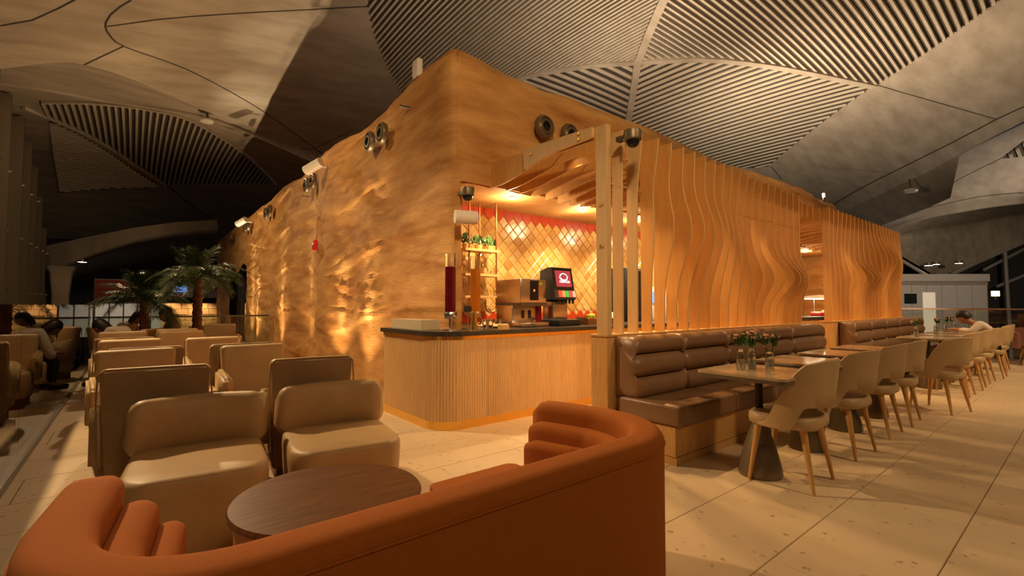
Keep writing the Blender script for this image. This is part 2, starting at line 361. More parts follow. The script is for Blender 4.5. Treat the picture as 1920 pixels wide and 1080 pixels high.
def strip(bl, pts, zf, w, dz, t=.03):
    pts = resample([(*p, 0) for p in pts], .4); m = len(pts); R = []
    for i, p in enumerate(pts):
        d = pts[min(i+1, m-1)]-pts[max(i-1, 0)]; n = Vector((-d.y, d.x)).normalized()*w/2
        a = (p.x+n.x, p.y+n.y); c = (p.x-n.x, p.y-n.y)
        R.append([(*a, zf(*a)+dz), (*c, zf(*c)+dz), (*c, zf(*c)+dz-t), (*a, zf(*a)+dz-t)])
    return bl.rings(R)
def back(parent, poly, zf):      # dark backing sheet, its colour stands in for the unlit void of the openings
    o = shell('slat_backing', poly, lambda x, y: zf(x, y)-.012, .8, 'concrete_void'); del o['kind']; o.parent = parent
def slats(parent, poly, zf, axis, pitch, width, depth, start=None, name='slat'):
    k = 0 if axis == 'x' else 1; o = 1-k
    back(parent, poly, zf)
    lo = min(p[o] for p in poly); hi = max(p[o] for p in poly); t = lo+pitch/2; out = 0
    while t < hi:
        cr = []
        for i in range(len(poly)):
            a, b_ = poly[i-1], poly[i]
            if (a[o] > t) != (b_[o] > t): cr.append(a[k]+(b_[k]-a[k])*(t-a[o])/(b_[o]-a[o]))
        cr.sort()
        for a, b_ in zip(cr[::2], cr[1::2]):
            if b_-a < .12: continue
            bl = B(); n = max(2, int((b_-a)/.8)); R = []
            for i in range(n+1):
                s = a+(b_-a)*i/n; x, y = (s, t) if axis == 'x' else (t, s); z = zf(x, y)-.005
                c = [(-width/2, 0), (width/2, 0), (width/2*.8, -depth), (-width/2*.8, -depth)]
                R.append([((x, y+q, z+h) if axis == 'x' else (x+q, y, z+h)) for q, h in c])
            bl.rings(R); O(name, bl, 'concrete_slat', parent, smooth=0); out += 1
        t += pitch
    return out
ceil = shell('ceiling', PL['m_left']+[(9, 19.2), (16, 18.6), (23, 15), (26.6, 11)]+PL['m_right']+[(17, -3), (11, -7), (3, -8), (-5, -5), (-8, 3), (-6.5, 11)], zM, .9)
r_l, r_t, r_b, r_r = PL['rib_l'], PL['rib_t'], PL['rib_b'], PL['rib_r']
ns = 0
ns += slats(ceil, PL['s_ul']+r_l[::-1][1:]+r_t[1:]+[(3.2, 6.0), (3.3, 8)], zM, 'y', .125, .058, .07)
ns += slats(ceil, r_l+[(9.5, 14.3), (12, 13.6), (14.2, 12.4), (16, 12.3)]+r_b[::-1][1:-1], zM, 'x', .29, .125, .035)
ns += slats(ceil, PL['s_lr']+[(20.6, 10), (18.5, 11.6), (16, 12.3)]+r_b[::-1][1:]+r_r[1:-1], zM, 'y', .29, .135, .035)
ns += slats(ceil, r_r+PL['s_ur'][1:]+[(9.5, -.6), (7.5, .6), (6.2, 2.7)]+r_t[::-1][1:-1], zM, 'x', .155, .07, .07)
rb = B()
for q in (r_l, r_t, r_b, r_r): strip(rb, q, zM, .20, .0, .12)
O('ceiling_rib', rb, 'concrete', ceil)
for q in ('g1', 'g2', 'g3', 'g4', 'g5', 'g6', 'g7', 'g8'):
    g = B(); strip(g, PL[q], zM, .036 if q != 'g6' else .06, .006, .012); O('ceiling_joint', g, 'groove', ceil)
# dark open arch between the two shells
ab = B(); k = len(PL['m_left'])
ab.rings([[(x, y, zM(x, y)) for x, y in PL['m_left']], [((x+u)/2, (y+v)/2, max(zM(x, y), zN(u, v))+.05) for (x, y), (u, v) in zip(PL['m_left'], PL['n_edge'])], [(x, y, zN(x, y)) for x, y in PL['n_edge']]], cap=False, close=False)
struct('ceiling_arch', ab, 'concrete', smooth=180)
arch_lip = B(); strip(arch_lip, PL['n_edge'], zN, .10, 0, .06); O('arch_edge', arch_lip, 'concrete_slat', bpy.data.objects['ceiling_arch'])
ceil2 = shell('ceiling_far_left', PL['n_edge']+[(9, 18.9), (14, 21), (14, 33), (-9, 33), (-9, 18.5)], zN, .9)
n1 = PL['n_s1']+[(3.2, 23.6), (2.0, 24.6)]+PL['n_s2']
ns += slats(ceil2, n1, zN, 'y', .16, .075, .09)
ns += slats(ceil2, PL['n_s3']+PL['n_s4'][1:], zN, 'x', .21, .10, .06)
rb = B(); strip(rb, PL['n_s2']+[(-2.6, 19.3)], zN, .10, 0, .10); strip(rb, PL['n_s1'], zN, .08, 0, .08); O('ceiling_rib', rb, 'concrete_slat', ceil2)
g = B(); strip(g, PL['ng1'], zN, .06, .006, .012); O('ceiling_joint', g, 'groove', ceil2)
ceil3 = shell('ceiling_right', PL['p_up']+PL['p_lo'][::-1], zP, .8)
for q in ('pg1', 'pg2'):
    g = B(); strip(g, PL[q], zP, .07, .006, .012); O('ceiling_joint', g, 'groove', ceil3)
ns += slats(ceil3, [(27.15, 2.22), (25.97, 1.57), (26.2, 1.0), (28.4, 1.0), (27.72, 1.69)], zP, 'x', .22, .10, .09)
pe = B(); strip(pe, PL['p_lo'], zP, .12, 0, .15); O('ceiling_edge', pe, 'concrete', ceil3)
# upright concrete web between main shell edge and the right shell
wb = B(); wb.rings([[(x, y, zM(x, y)) for x, y in PL['m_right'][:9]], [(x+3.2, y+.75, zM(x, y)-1.0) for x, y in PL['m_right'][:9]]], cap=False, close=False)
struct('ceiling_web', wb, 'concrete', smooth=180)
# far right vault that comes down on a funnel column
def vault(name, curves, material='concrete', n=8):
    R = []
    for a, b_ in zip(curves, curves[1:]):
        for i in range(n): R.append([Vector(p).lerp(Vector(q), i/n) for p, q in zip(a, b_)])
    R.append([Vector(p) for p in curves[-1]]); bl = B(); bl.rings(R, cap=False, close=False); return struct(name, bl, material, smooth=180)
vault('ceiling_far_right', [[(36.73, 8.77, 6.06), (42.14, 8.22, 7.06), (46.53, 7.21, 8.05), (49.13, 6.38, 8.57), (51.73, 4.9, 9.09), (54.2, 2.27, 9.39), (56, -2, 9.6)],
    [(41.64, 9.95, 6.12), (48.38, 9.63, 6.91), (54.18, 8.78, 7.83), (57.35, 7.49, 8.23), (59.93, 5.39, 8.84), (60.24, 2.55, 9.25), (62, -2, 9.5)],
    [(44.11, 10.57, 5.39), (50.79, 10.33, 5.4), (58.04, 9.69, 4.22), (61.15, 8.48, 4.09), (61.71, 6.69, 5.22), (61.8, 2.67, 7.36), (63, -2, 8.8)]])
vault('ceiling_far_left_rim', [[(-3.46, 28.7, 3.57), (-2.82, 27.2, 3.70), (-1.45, 26.07, 4.08), (-.08, 24.95, 4.43), (1.34, 24.76, 4.8), (2.8, 24.4, 5.01)],
    [(-3.43, 28.7, 2.42), (-2.79, 27.2, 2.56), (-1.43, 26.1, 3.31), (-.07, 24.97, 3.88), (1.36, 24.77, 4.33), (2.85, 24.46, 4.58)],
    [(-3.43, 33, 2.4), (-2.79, 33, 2.5), (-1.43, 33, 3.1), (-.07, 33, 3.6), (1.36, 33, 3.9), (3.5, 33, 4.1)]])
# ---- night behind everything, lower level
for nm, bl in (('wall_far_left', B().bb(-12, 16, 33.5, 33.7, -5, 9)), ('wall_far_right', B().bb(66, 66.2, -12, 24, -5, 12)), ('floor_lower', B().bb(-12, 66, -12, 34, -5.2, -5))):
    struct(nm, bl, 'far_dark', smooth=0)

# ---- rock-faced pavilion walls: swept displaced plaster
def rock(x, y, z, nx, ny):
    p = Vector((x, y, z))
    n = noise.fractal(Vector((x*.55, y*.55, z*.8)), 1., 2., 3)*.024
    lay = noise.noise(Vector((x*.30, y*.30, z*.1+7)))*.45+z*1.05          # strata: soft ledges
    fr = lay-math.floor(lay); n += .028*(smooth01(0, .05, fr)-smooth01(.05, .7, fr))*(.5+.9*abs(noise.noise(Vector((x*.8, y*.8, z+20)))))
    n += .012*noise.noise(p*6)
    cr = noise.noise(Vector((x*.5, y*.5, z*2.6+3)));  n -= .012*gauss(cr/.03)
    n += .010*gauss((noise.noise(Vector((x*.28+5, y*.28, z*1.9)))-.12)/.025)
    return n
def wall_rows(top): return [top*i/64 for i in range(65)]
def build_wall(name, path, keep, foldf):
    m = len(path); bl = B(); nz = 129
    for i, p in enumerate(path):
        t = path[min(i+1, m-1)]-path[max(i-1, 0)]; nrm = Vector((t.y, -t.x, 0)).normalized()
        top = 4.08+.10*noise.noise(Vector((p.x*.5, p.y*.5, 3)))+.035*noise.noise(Vector((p.x*1.6, p.y*1.6, 9)))+.13*gauss(math.hypot(p.x-3.0, p.y-4.6)/1.1)-.05*gauss(math.hypot(p.x-2.75, p.y-4.46)/.12)
        for k in range(nz+3):
            if k < nz:
                z = top*k/(nz-1); e = smooth01(top-.22, top, z); off = rock(p.x, p.y, z, 0, 0)+foldf(p, z)-.10*e*e-.07*gauss(math.hypot(p.x-2.75, p.y-4.46)/.16)*smooth01(1.2, 3.0, z)
            else:
                z = top+(.012, -.02, -.5)[k-nz]; off = (-.22, -.38, -.42)[k-nz]
            bl.v.append((p.x+nrm.x*off, p.y+nrm.y*off, z))
    K = nz+3
    for i in range(m-1):
        for k in range(K-1):
            z = (bl.v[i*K+k][2]+bl.v[i*K+k+1][2])/2
            if keep((path[i]+path[i+1])/2, z): bl.f.append((i*K+k, (i+1)*K+k, (i+1)*K+k+1, i*K+k+1))
    return struct(name, bl, 'plaster', smooth=60)
CX = 2.75
def fold_left(p, z):
    y = p.y; o = 0.
    o += .10*smooth01(9.35, 9.05, y)*smooth01(7.2, 8.6, y)      # upright fold near the alarm
    o += .06*gauss((y-6.9)/.55)*smooth01(3.6, 1.2, z)+.05*gauss((y-8.3)/.45)*smooth01(3.3, 1.2, z)
    o += .06*gauss((y-11.6)/.8)*smooth01(3.8, 1.5, z)+.08*gauss((y-14.4)/.6)*smooth01(3.5, 1.5, z)
    o -= .06*gauss((y-10.1)/.4)
    return o
lp = resample([(CX, 23.4, 0), (CX, 4.62, 0)], .06)+[Vector((x, y, 0)) for x, y in arc(CX+.12, 4.58, .12, 180, 270, 8)]
build_wall('wall_left', lp, lambda p, z: not (16.7 < p.y < 20.0 and z < 2.45+.12*math.sin(p.y*3)), fold_left)
fp = resample([(2.87, 4.46, 0), (15.2, 4.46, 0)], .08)+[Vector((x, y, 0)) for x, y in arc(15.2, 4.76, .3, -90, 0, 5)]+resample([(15.5, 4.8, 0), (15.5, 8, 0)], .3)
build_wall('wall_front', fp, lambda p, z: not (p.x < 15.25 and p.y < 4.7 and z < 2.63), lambda p, z: .05*math.sin(p.x*1.1+1)*smooth01(2.6, 3.2, z))
rf = B(); rf.bb(2.95, 15.2, 4.75, 23, 3.45, 3.6); struct('ceiling_pavilion_roof', rf, 'plaster_roof', smooth=0)
bc = B(); bc.bb(2.86, 15.3, 4.44, 5.52, 2.63, 2.72); struct('ceiling_bar', bc, 'plaster', smooth=0)
jb = B(); jb.bb(2.80, 2.88, 4.52, 5.5, 0, 2.66); struct('wall_jamb', jb, 'plaster', smooth=0)
tw = B(); tw.bb(2.88, 8.6, 5.50, 5.6, 0, 2.66); tiled = struct('wall_tiled', tw, 'wall_grout', smooth=0)
ow = B(); ow.bb(8.6, 16.1, 5.47, 5.65, 0, 2.66); struct('wall_bar_end', ow, 'plaster', smooth=0)
cp_ = B(); cp_.bb(16.45, 17.3, 5.4, 6.2, -.3, 2.9); struct('wall_pillar', cp_, 'concrete', smooth=0)
dg = B(); dg.bb(2.98, 3.02, 16.5, 20.2, 0, 2.7); d1 = struct('door_1', dg, 'night_glass', smooth=0)
for yy in (17.4, 18.7, 19.4): O('door_frame', B().bb(2.93, 2.99, yy-.03, yy+.03, 0, 2.6), 'dark_steel', d1)

# ---- diamond tiles and the red zigzag border
DW = .182; tile_objs = 0
def diamond(w, h, t=.012):
    bl = B(); o = [(w/2, 0), (0, h/2), (-w/2, 0), (0, -h/2)]
    bl.rings([[(x, 0, z) for x, z in o], [(x, -t*.6, z) for x, z in o], [(x*.86, -t, z*.86) for x, z in o]]); return bl
dm = [diamond(DW-.006, DW-.006).mesh('wall_tile', 0) for _ in range(4)]
for i, q in enumerate(dm): q.materials.append(MATS[f'glaze_{i}'])
ZT, ZB = 2.455, 1.11
field = B(); cnt = 0
for r in range(0, 20):
    z = ZT-r*DW/2
    if z < ZB-.01: break
    for c in range(0, 31):
        x = 2.98+(c+.5*(r % 2))*DW
        if x > 8.5: continue
        if 3.25 < x < 6.6 and cnt < 300:
            O('wall_tile', random.choices(dm, (4, 4, 2, 2))[0], None, tiled, (x, 5.5, z), (random.uniform(-.03, .03), 0, random.uniform(-.03, .03))); cnt += 1
        else:
            k = diamond(DW-.006, DW-.006); field.add([(a+x, b_+5.5, c_+z) for a, b_, c_ in k.v], k.f)
fo = O('wall_tile_field', field, 'glaze_0', tiled, smooth=0); fo['kind'] = 'stuff'
for c in range(0, 31):
    x = 2.98+c*DW
    tri = B(); tri.prism([(x-DW/2+.003, ZT+DW/2+.085), (x-DW/2+.003, ZT+DW/2), (x, ZT+.003), (x+DW/2-.003, ZT+DW/2), (x+DW/2-.003, ZT+DW/2+.085)], 5.484, 5.5, 'y')
    tri.v = [(a+DW/2, b_, c_+.0) for a, b_, c_ in tri.v]
    O('border_tile', tri, 'red_tile', tiled, smooth=0, label='red pointed border tile')
    tb = B(); zb = 1.10-.02
    tb.prism([(x-DW/2+.003, .98), (x+DW/2-.003, .98), (x+DW/2-.003, zb-.02), (x, zb+DW/2-.022), (x-DW/2+.003, zb-.02)], 5.480, 5.5, 'y')
    O('border_tile', tb, 'red_tile', tiled, smooth=0, label='red pointed border tile')

# ================================================================== LEFT EDGE: glass balustrade, louvers, column
bal = thing('glass_balustrade', 'long frameless glass balustrade along the left floor edge mirroring the armchairs', 'balustrade', (-.66, 0, 0))
ys = [-1.2, .9, 3.0, 5.1, 7.2, 9.3, 11.3, 13.0]
for a, b_ in zip(ys, ys[1:]): O('glass_pane', B().bb(-.008, .008, a+.004, b_-.004, .02, 1.235), 'pane_glass', bal, smooth=0)
O('base_channel', B().bb(-.03, .03, -1.2, 13.0, .0, .022), 'bronze_paint', bal, smooth=0)
bal2 = thing('glass_balustrade', 'glass balustrade with dark handrail behind the palms at the lounge end', 'balustrade', (0, 13.05, 0))
for a, b_ in zip((-.62, .5, 1.6), (.5, 1.6, 2.65)): O('glass_pane', B().bb(a+.01, b_-.01, -.008, .008, .02, .95), 'pane_glass', bal2, smooth=0)
O('handrail', B().bb(-.62, 2.65, -.03, .03, .95, .99), 'dark_steel', bal2, smooth=0)
O('base_channel', B().bb(-.62, 2.65, -.03, .03, 0, .022), 'dark_steel', bal2, smooth=0)
lv = [(15.2, 6.9), (16.7, 6.9), (18.2, 6.9), (20.1, 6.85), (21.6, 6.5), (22.9, 6.0), (24.2, 5.2), (25.4, 4.2), (26.4, 3.4)]
nm = ['nearest', 'second', 'third', 'fourth', 'fifth', 'sixth', 'seventh', 'eighth', 'farthest']
for (y, zt), q in zip(lv, nm):
    t = thing('facade_louver', f'tall upright brown louver blade beyond the left balustrade, {q} in the row', 'louver', (-2.95, y, -5), 0, 'louvers of the left facade')
    O('blade', B().bb(-.27, .27, -.05, .05, 0, zt+5), 'louver', t, smooth=0)
    for z in (6.6, 8.2, 9.8):
        if z < zt+4.6: O('bracket', B().bb(.2, .34, .05, .12, z, z+.05), 'steel', t, smooth=0)
pc = B(); pc.rings([[(x*k-2.25, y*k+25.6, z) for x, y in rrect(.5, .5, .1, 4)] for z, k in ((-5, 1.), (1.6, 1.), (2.5, 1.3), (2.75, 1.7))])
tag(O('concrete_column', pc, 'concrete'), 'pale concrete column beyond the louvers under the paired lamps', 'column')

# ================================================================== BAR COUNTER
ctr = thing('bar_counter', 'long bar counter with fluted oak front, rounded corner and black stone top', 'counter', (2.3, 5.25, 0))
def rel(bl, o): bl.v = [(x-o.location.x, y-o.location.y, z-o.location.z) for x, y, z in bl.v]; return bl
def cpath(off, x1=14.9): return [(2.30+off, 5.25)]+arc(2.58, 4.26, .28-off, 180, 270, 10)+[(x1, 3.98+off)]
cuts = [2.88+.53*i for i in range(24) if 2.88+.53*i < 14.9]
pth = [Vector((*p, 0)) for p in cpath(0)]
def scallop(points, z0, z1, pitch=.030, depth=.010):
    pts = resample(points, pitch/4); R0 = []
    for i, p in enumerate(pts):
        t = pts[min(i+1, len(pts)-1)]-pts[max(i-1, 0)]; n = Vector((t.y, -t.x, 0)).normalized()
        R0.append(p+n*depth*(abs(math.sin(PI*i/4)))) 
    bl = B(); back = [(R0[-1].x, R0[-1].y+.02), (R0[0].x+.0, R0[0].y+.02)] if False else None
    bl.rings([[(p.x, p.y, z0) for p in R0], [(p.x, p.y, z1) for p in R0]], cap=False, close=False); return bl
corner = [Vector((2.30, 5.24, 0))]+[Vector((*p, 0)) for p in arc(2.58, 4.26, .28, 180, 270, 14)]+[Vector((2.876, 3.98, 0))]
O('fluted_panel', rel(scallop(corner, .085, .885), ctr), 'oak_pale', ctr, smooth=60)
for a, b_ in zip(cuts, cuts[1:]+[14.9]):
    O('fluted_panel', rel(scallop([Vector((a+.003, 3.98, 0)), Vector((b_-.003, 3.98, 0))], .085, .885), ctr), 'oak_pale', ctr, smooth=60)
def slab(off, z0, z1, inner=4.62):
    bl = B(); bl.prism(cpath(off)+[(14.9, inner), (2.93, inner), (2.93, 4.37), (2.60, 4.37), (2.60, 5.25)], z0, z1, 'z'); return bl
O('body', rel(slab(.012, .0, .89), ctr), 'brown_wood', ctr, smooth=0)
O('brass_kick', rel(slab(-.008, .0, .085, 4.0 if False else 4.6), ctr), 'brass', ctr, smooth=30)
O('brass_trim', rel(slab(-.012, .885, .922), ctr), 'brass', ctr, smooth=30)
O('countertop', rel(slab(-.05, .922, .968), ctr), 'black_stone', ctr, smooth=30)
O('upstand', rel(B().bb(2.36, 2.58, 4.45, 5.2, .968, 1.07), ctr), 'cream_panel', ctr, smooth=0)
bk = thing('back_counter', 'low back counter in shade below the tiled wall', 'counter', (5.8, 5.2, 0))
O('body', B().bb(-2.7, 7.5, -.22, .25, 0, .88), 'brown_wood', bk, smooth=0); O('countertop', B().bb(-2.72, 7.5, -.25, .255, .88, .92), 'black_stone', bk, smooth=0)

# ================================================================== SLATTED TIMBER SCREENS
def fin_poly(k, panel):
    zs = [.97+(2.83-.97)*i/30 for i in range(31)]; front = []
    for z in zs:
        if panel == 0:
            y = 2.69-.20*gauss((k-6.5)/4.6)*gauss((z-2.0)/.42)*smooth01(1.5, 5, k)-.24*gauss((k-16.5)/4.0)*gauss((z-1.58)/.24)+.05*gauss((k-12)/3)*gauss((z-2.2)/.4)
            y -= .10*smooth01(2.2, 2.86, z)*smooth01(20, 6, k)*smooth01(.5, 3, k)
        else:
            y = 2.69-.22*gauss((k-14.5)/4.5)*gauss((z-2.1)/.35)-.22*gauss((k-8)/3.2)*gauss((z-1.72)/.20)+.05*gauss((k-4)/4)*gauss((z-2.2)/.4)
        front.append((y, z))
    return front+[(2.80, 2.83), (2.80, .97)]
def arm_poly(k, n, panel):
    pts = []
    for i in range(25):
        y = 4.40-(4.40-2.83)*i/24
        r = .13*smooth01(4.3, 3.3, y)*(1-.75*smooth01(0, 7, k)) if panel == 0 else 0
        zb = 2.60+r+.05*math.sin(y*3.6+k*.35)*smooth01(2, 6, k if panel == 0 else 9)+.04*math.sin(k*.5)*(panel != 0)
        pts.append((y, zb))
    return pts+[(2.83, 2.83), (4.40, 2.90)]
def edge_mat(o):
    o.data.materials.append(MATS['oak_pale'])
    for p in o.data.polygons:
        if abs(p.normal.x) < .5: p.material_index = 1
    return o
screens = []
for panel, (x0, n, lab) in enumerate(((3.24, 21, 'near wavy screen of upright plywood fins behind the first bench'), (8.80, 21, 'far wavy screen of upright plywood fins behind the second bench'))):
    sc = thing('timber_screen', lab, 'screen', (x0, 2.75, 0), 0, 'slatted screens'); screens.append(sc)
    O('base_wall', rel(B().bb(x0-.05, x0+.215*(n-1)+.06, 2.66, 2.84, 0, .955), sc), 'oak', sc, smooth=0)
    O('base_cap', rel(B().bb(x0-.06, x0+.215*(n-1)+.07, 2.65, 2.85, .955, .972), sc), 'oak', sc, smooth=0)
    for k in range(n):
        x = x0+.215*k
        if panel == 0 and k == 0:
            po = O('post', rel(B().bb(x-.03, x+.03, 2.67, 2.79, .972, 2.83), sc), 'fin_wood_post', sc, smooth=0)
            for z in (1.75, 2.12): O('bolt', rel(B().cone((x-.032, 2.73, z), (x-.045, 2.73, z), .018, .014, 10), sc), 'brass', po)
        else:
            edge_mat(O('fin', rel(B().prism(fin_poly(k, panel), x-.009, x+.009, 'x'), sc), 'fin_wood_post' if (panel == 0 and k < 3) else 'fin_wood', sc, smooth=0))
        a = O('ceiling_fin', rel(B().prism(arm_poly(k, n, panel), x-.009, x+.009, 'x'), sc), 'fin_wood', sc, smooth=0); edge_mat(a)
    for y, z in ((2.785, 2.35), (2.785, 2.62), (3.4, 2.84), (4.0, 2.86)):
        O('tie_rod', rel(B().cone((x0, y, z), (x0+.215*(n-1), y, z), .006, n=6), sc), 'fin_wood_post', sc)
fr0 = rel(B().prism([(3.75, 2.66), (3.6, 2.68), (3.4, 2.71), (3.2, 2.735), (2.80, 2.74), (2.80, 2.83), (3.75, 2.872)], 3.17, 3.21, 'x'), screens[0]); O('frame_arm', fr0, 'fin_wood_post', screens[0], smooth=0)
for y, z in ((3.62, 2.79), (2.95, 2.81), (2.95, 2.76)): O('bolt', rel(B().cone((3.168, y, z), (3.155, y, z), .016, .012, 10), screens[0]), 'brass', screens[0])
mid = thing('timber_canopy', 'row of wavy plywood ceiling fins over the walkway between the two screens', 'canopy', (7.9, 2.75, 2.6), 0)
for k in range(4): O('ceiling_fin', rel(B().prism(arm_poly(9+k, 21, 1), 7.745+.215*k+.09, 7.763+.215*k+.09, 'x'), mid), 'fin_wood', mid, smooth=0)
O('tie_rod', rel(B().cone((7.60, 3.4, 2.84), (8.78, 3.4, 2.84), .006, n=6), mid), 'fin_wood_post', mid)

# ================================================================== BENCHES
def make_bench(x0, segs, seat_segs, label):
    t = thing('bench_sofa', label, 'bench', (x0, 2.3, 0), 0, 'tufted wall benches')
    x1 = segs[-1]
    O('plinth', rel(B().bb(x0, x1, 2.05, 2.65, .065, .285), t), 'oak', t, smooth=0)
    O('toe_kick', rel(B().bb(x0+.005, x1-.01, 2.045, 2.65, 0, .06), t), 'oak', t, smooth=0)
    for a, b_ in zip(seat_segs, seat_segs[1:]):
        O('seat_cushion', rbox((b_-a-.006, .60, .17), .03, ((a+b_)/2-x0, 2.31-2.3, .37), 3), 'taupe_leather', t)
    prof = []
    for z0, z1, y in ((.44, .62, .0), (.62, .81, .015), (.81, .965, .035)):
        n = 7
        for i in range(n):
            a = -PI/2+PI*(i+.5)/n; prof.append((y-.20-.085*math.cos(a), (z0+z1)/2+(z1-z0)/2*math.sin(a)))
    prof = [(-p[0], p[1]) for p in prof]
    outline = [(2.65-y, z) for y, z in prof]+[(2.65, .955), (2.65, .44)]
    for a, b_ in zip(segs, segs[1:]):
        path = [(a+(b_-a)*q, 0) for q in (0.002, .012, .03, .06, .1, .2, .5, .8, .9, .94, .97, .988, .998)]
        bl = B().sweep(path, outline, er=.06); O('back_cushion', rel(bl, t), 'taupe_leather', t, smooth=60)
    return t
make_bench(3.25, [3.25, 4.0, 4.82, 5.64, 6.47, 7.6], [3.25, 4.16, 5.04, 5.9, 6.75, 7.6], 'near brown leather bench with horizontal padded rolls on an oak plinth')
make_bench(8.92, [8.92, 9.8, 10.7, 11.6, 12.5, 13.6], [8.92, 9.85, 10.8, 11.7, 12.6, 13.6], 'far brown leather bench with padded rolls beyond the walkway gap')

# ================================================================== DINING TABLES AND CHAIRS
def make_table(label):
    t = thing('dining_table', label, 'table', (0, 0, 0), 0, 'dining tables along the benches')
    O('tabletop', B().prism(rrect(.66, .62, .05, 4), .735, .752, 'z'), 'table_stone', t, smooth=30)
    O('top_edge', B().prism(rrect(.655, .615, .05, 4), .710, .735, 'z'), 'table_edge', t, smooth=30)
    O('pole', B().cone((0, 0, .3), (0, 0, .71), .026, n=16), 'pole_metal', t)
    O('cone_base', B().lathe([(.01, 0), (.142, 0), (.147, .02), (.140, .07), (.115, .17), (.082, .28), (.052, .36), (.032, .42), (.026, .43)], 28), 'bronze_paint', t, smooth=60)
    return t
def make_chair(label):
    t = thing('dining_chair', label, 'chair', (0, 0, 0), 0, 'dining chairs')
    # local: faces +y, origin under seat centre
    out = [(x, y) for x, y in rrect(.46, .44, .12, 6)]
    out = [(x*(1.04 if y > 0 else .95), y) for x, y in out]
    O('seat', B().rings([[(x*k, y*k, z) for x, y in out] for z, k in ((.395, .93), (.405, .985), (.435, 1.0), (.465, .985), (.478, .93), (.482, .8))]), 'dining_leather', t, smooth=60)
    n = 40; inner = []; outer = []
    R = []
    for i in range(n+1):
        u = -1+2*i/n; a = u*math.radians(118); au = abs(u)
        zt = .40+.47*(1-smooth01(.30, 1.0, au)**1.35); zt = min(zt, .87-.03*smooth01(.2, .5, au))
        zb = .395 if au > .60 else (.55 if au < .42 else .395+.155*(1-smooth01(.42, .60, au)))
        if zt < zb+.03: zt = zb+.03
        def P(z, r):
            lean = 1+.20*max(0, z-.42)
            return ((.245*lean+r)*math.sin(a), -(.235*(1+.55*max(0, z-.42))+r)*math.cos(a)+.0, z)
        th = .022
        ring = [P(zb+.008, 0), P(zb+(zt-zb)*.33, 0), P(zb+(zt-zb)*.66, 0), P(zt-.008, 0), P(zt, th/2), P(zt-.008, th), P(zb+(zt-zb)*.66, th), P(zb+(zt-zb)*.33, th), P(zb+.008, th), P(zb, th/2)]
        R.append(ring)
    O('backrest', B().rings(R), 'dining_leather', t, smooth=50)
    for sx in (-1, 1):
        for sy in (-1, 1): O('leg', B().cone((sx*.215, sy*.20-.01, 0), (sx*.165, sy*.14, .40), .011, .024, 12), 'oak', t)
    return t
tx = [3.58, 4.55, 5.52, 6.42, 9.25, 10.2, 11.15, 12.05, 12.95]
on = ['nearest dining table, carrying four glass vases, beside the near bench', 'second dining table from the camera beside the near bench', 'third dining table from the camera beside the near bench', 'last dining table at the far end of the near bench',
      'first dining table at the far bench, with one flower vase', 'second dining table at the far bench', 'third dining table at the far bench', 'dining table at the far bench nearest the seated man', 'last dining table at the far bench, in front of the glass railing']
T0 = make_table(on[0]); T0.location = (tx[0], 1.57, 0)
for x, q in zip(tx[1:], on[1:]): dup(T0, q, (x, 1.6, 0))
cx = [(3.65, 1.40, 3), (4.68, 1.42, -3), (5.62, 1.43, 0), (6.36, 1.42, 2), (7.38, 1.20, -14), (8.85, 1.30, 0), (9.75, 1.28, 2), (10.65, 1.28, -2), (11.55, 1.22, 0), (12.75, 1.28, 0)]
cl = ['nearest beige dining chair, at the table with four vases', 'second beige dining chair from the camera along the near bench', 'third beige dining chair from the camera along the near bench', 'fourth beige dining chair, last one beside the near bench',
      'beige dining chair pulled out and turned in the gap between the benches', 'first beige dining chair at the far bench tables', 'second beige dining chair at the far bench tables', 'third beige dining chair at the far bench tables', 'beige dining chair the man in the pale shirt sits on', 'last beige dining chair at the far bench tables']
C0 = make_chair(cl[0]); C0.location = (cx[0][0], cx[0][1], 0); C0.rotation_euler.z = math.radians(cx[0][2])
for (x, y, r), q in zip(cx[1:], cl[1:]): dup(C0, q, (x, y, 0), math.radians(r))
tb = thing('tub_chair', 'rose brown leather tub chair at the far right by the railing', 'chair', (14.3, .75, 0), math.radians(100))
R = []
for i in range(25):
    a = math.radians(-125+250*i/24); zt = .76-.10*smooth01(.5, 1, abs(i-12)/12)
    R.append([(.33*math.sin(a), -.33*math.cos(a), .38), (.35*math.sin(a), -.35*math.cos(a), zt), (.41*math.sin(a), -.41*math.cos(a), zt), (.39*math.sin(a), -.39*math.cos(a), .34)])
O('backrest', B().rings(R), 'rose_leather', tb, smooth=50); O('seat', B().lathe([(.2, .33), (.33, .34), (.34, .42), (.30, .46), (.1, .47)], 24), 'rose_leather', tb)
for sx in (-1, 1):
    for sy in (-1, 1): O('leg', B().cone((sx*.27, sy*.25, 0), (sx*.2, sy*.19, .36), .012, .024), 'oak', tb)

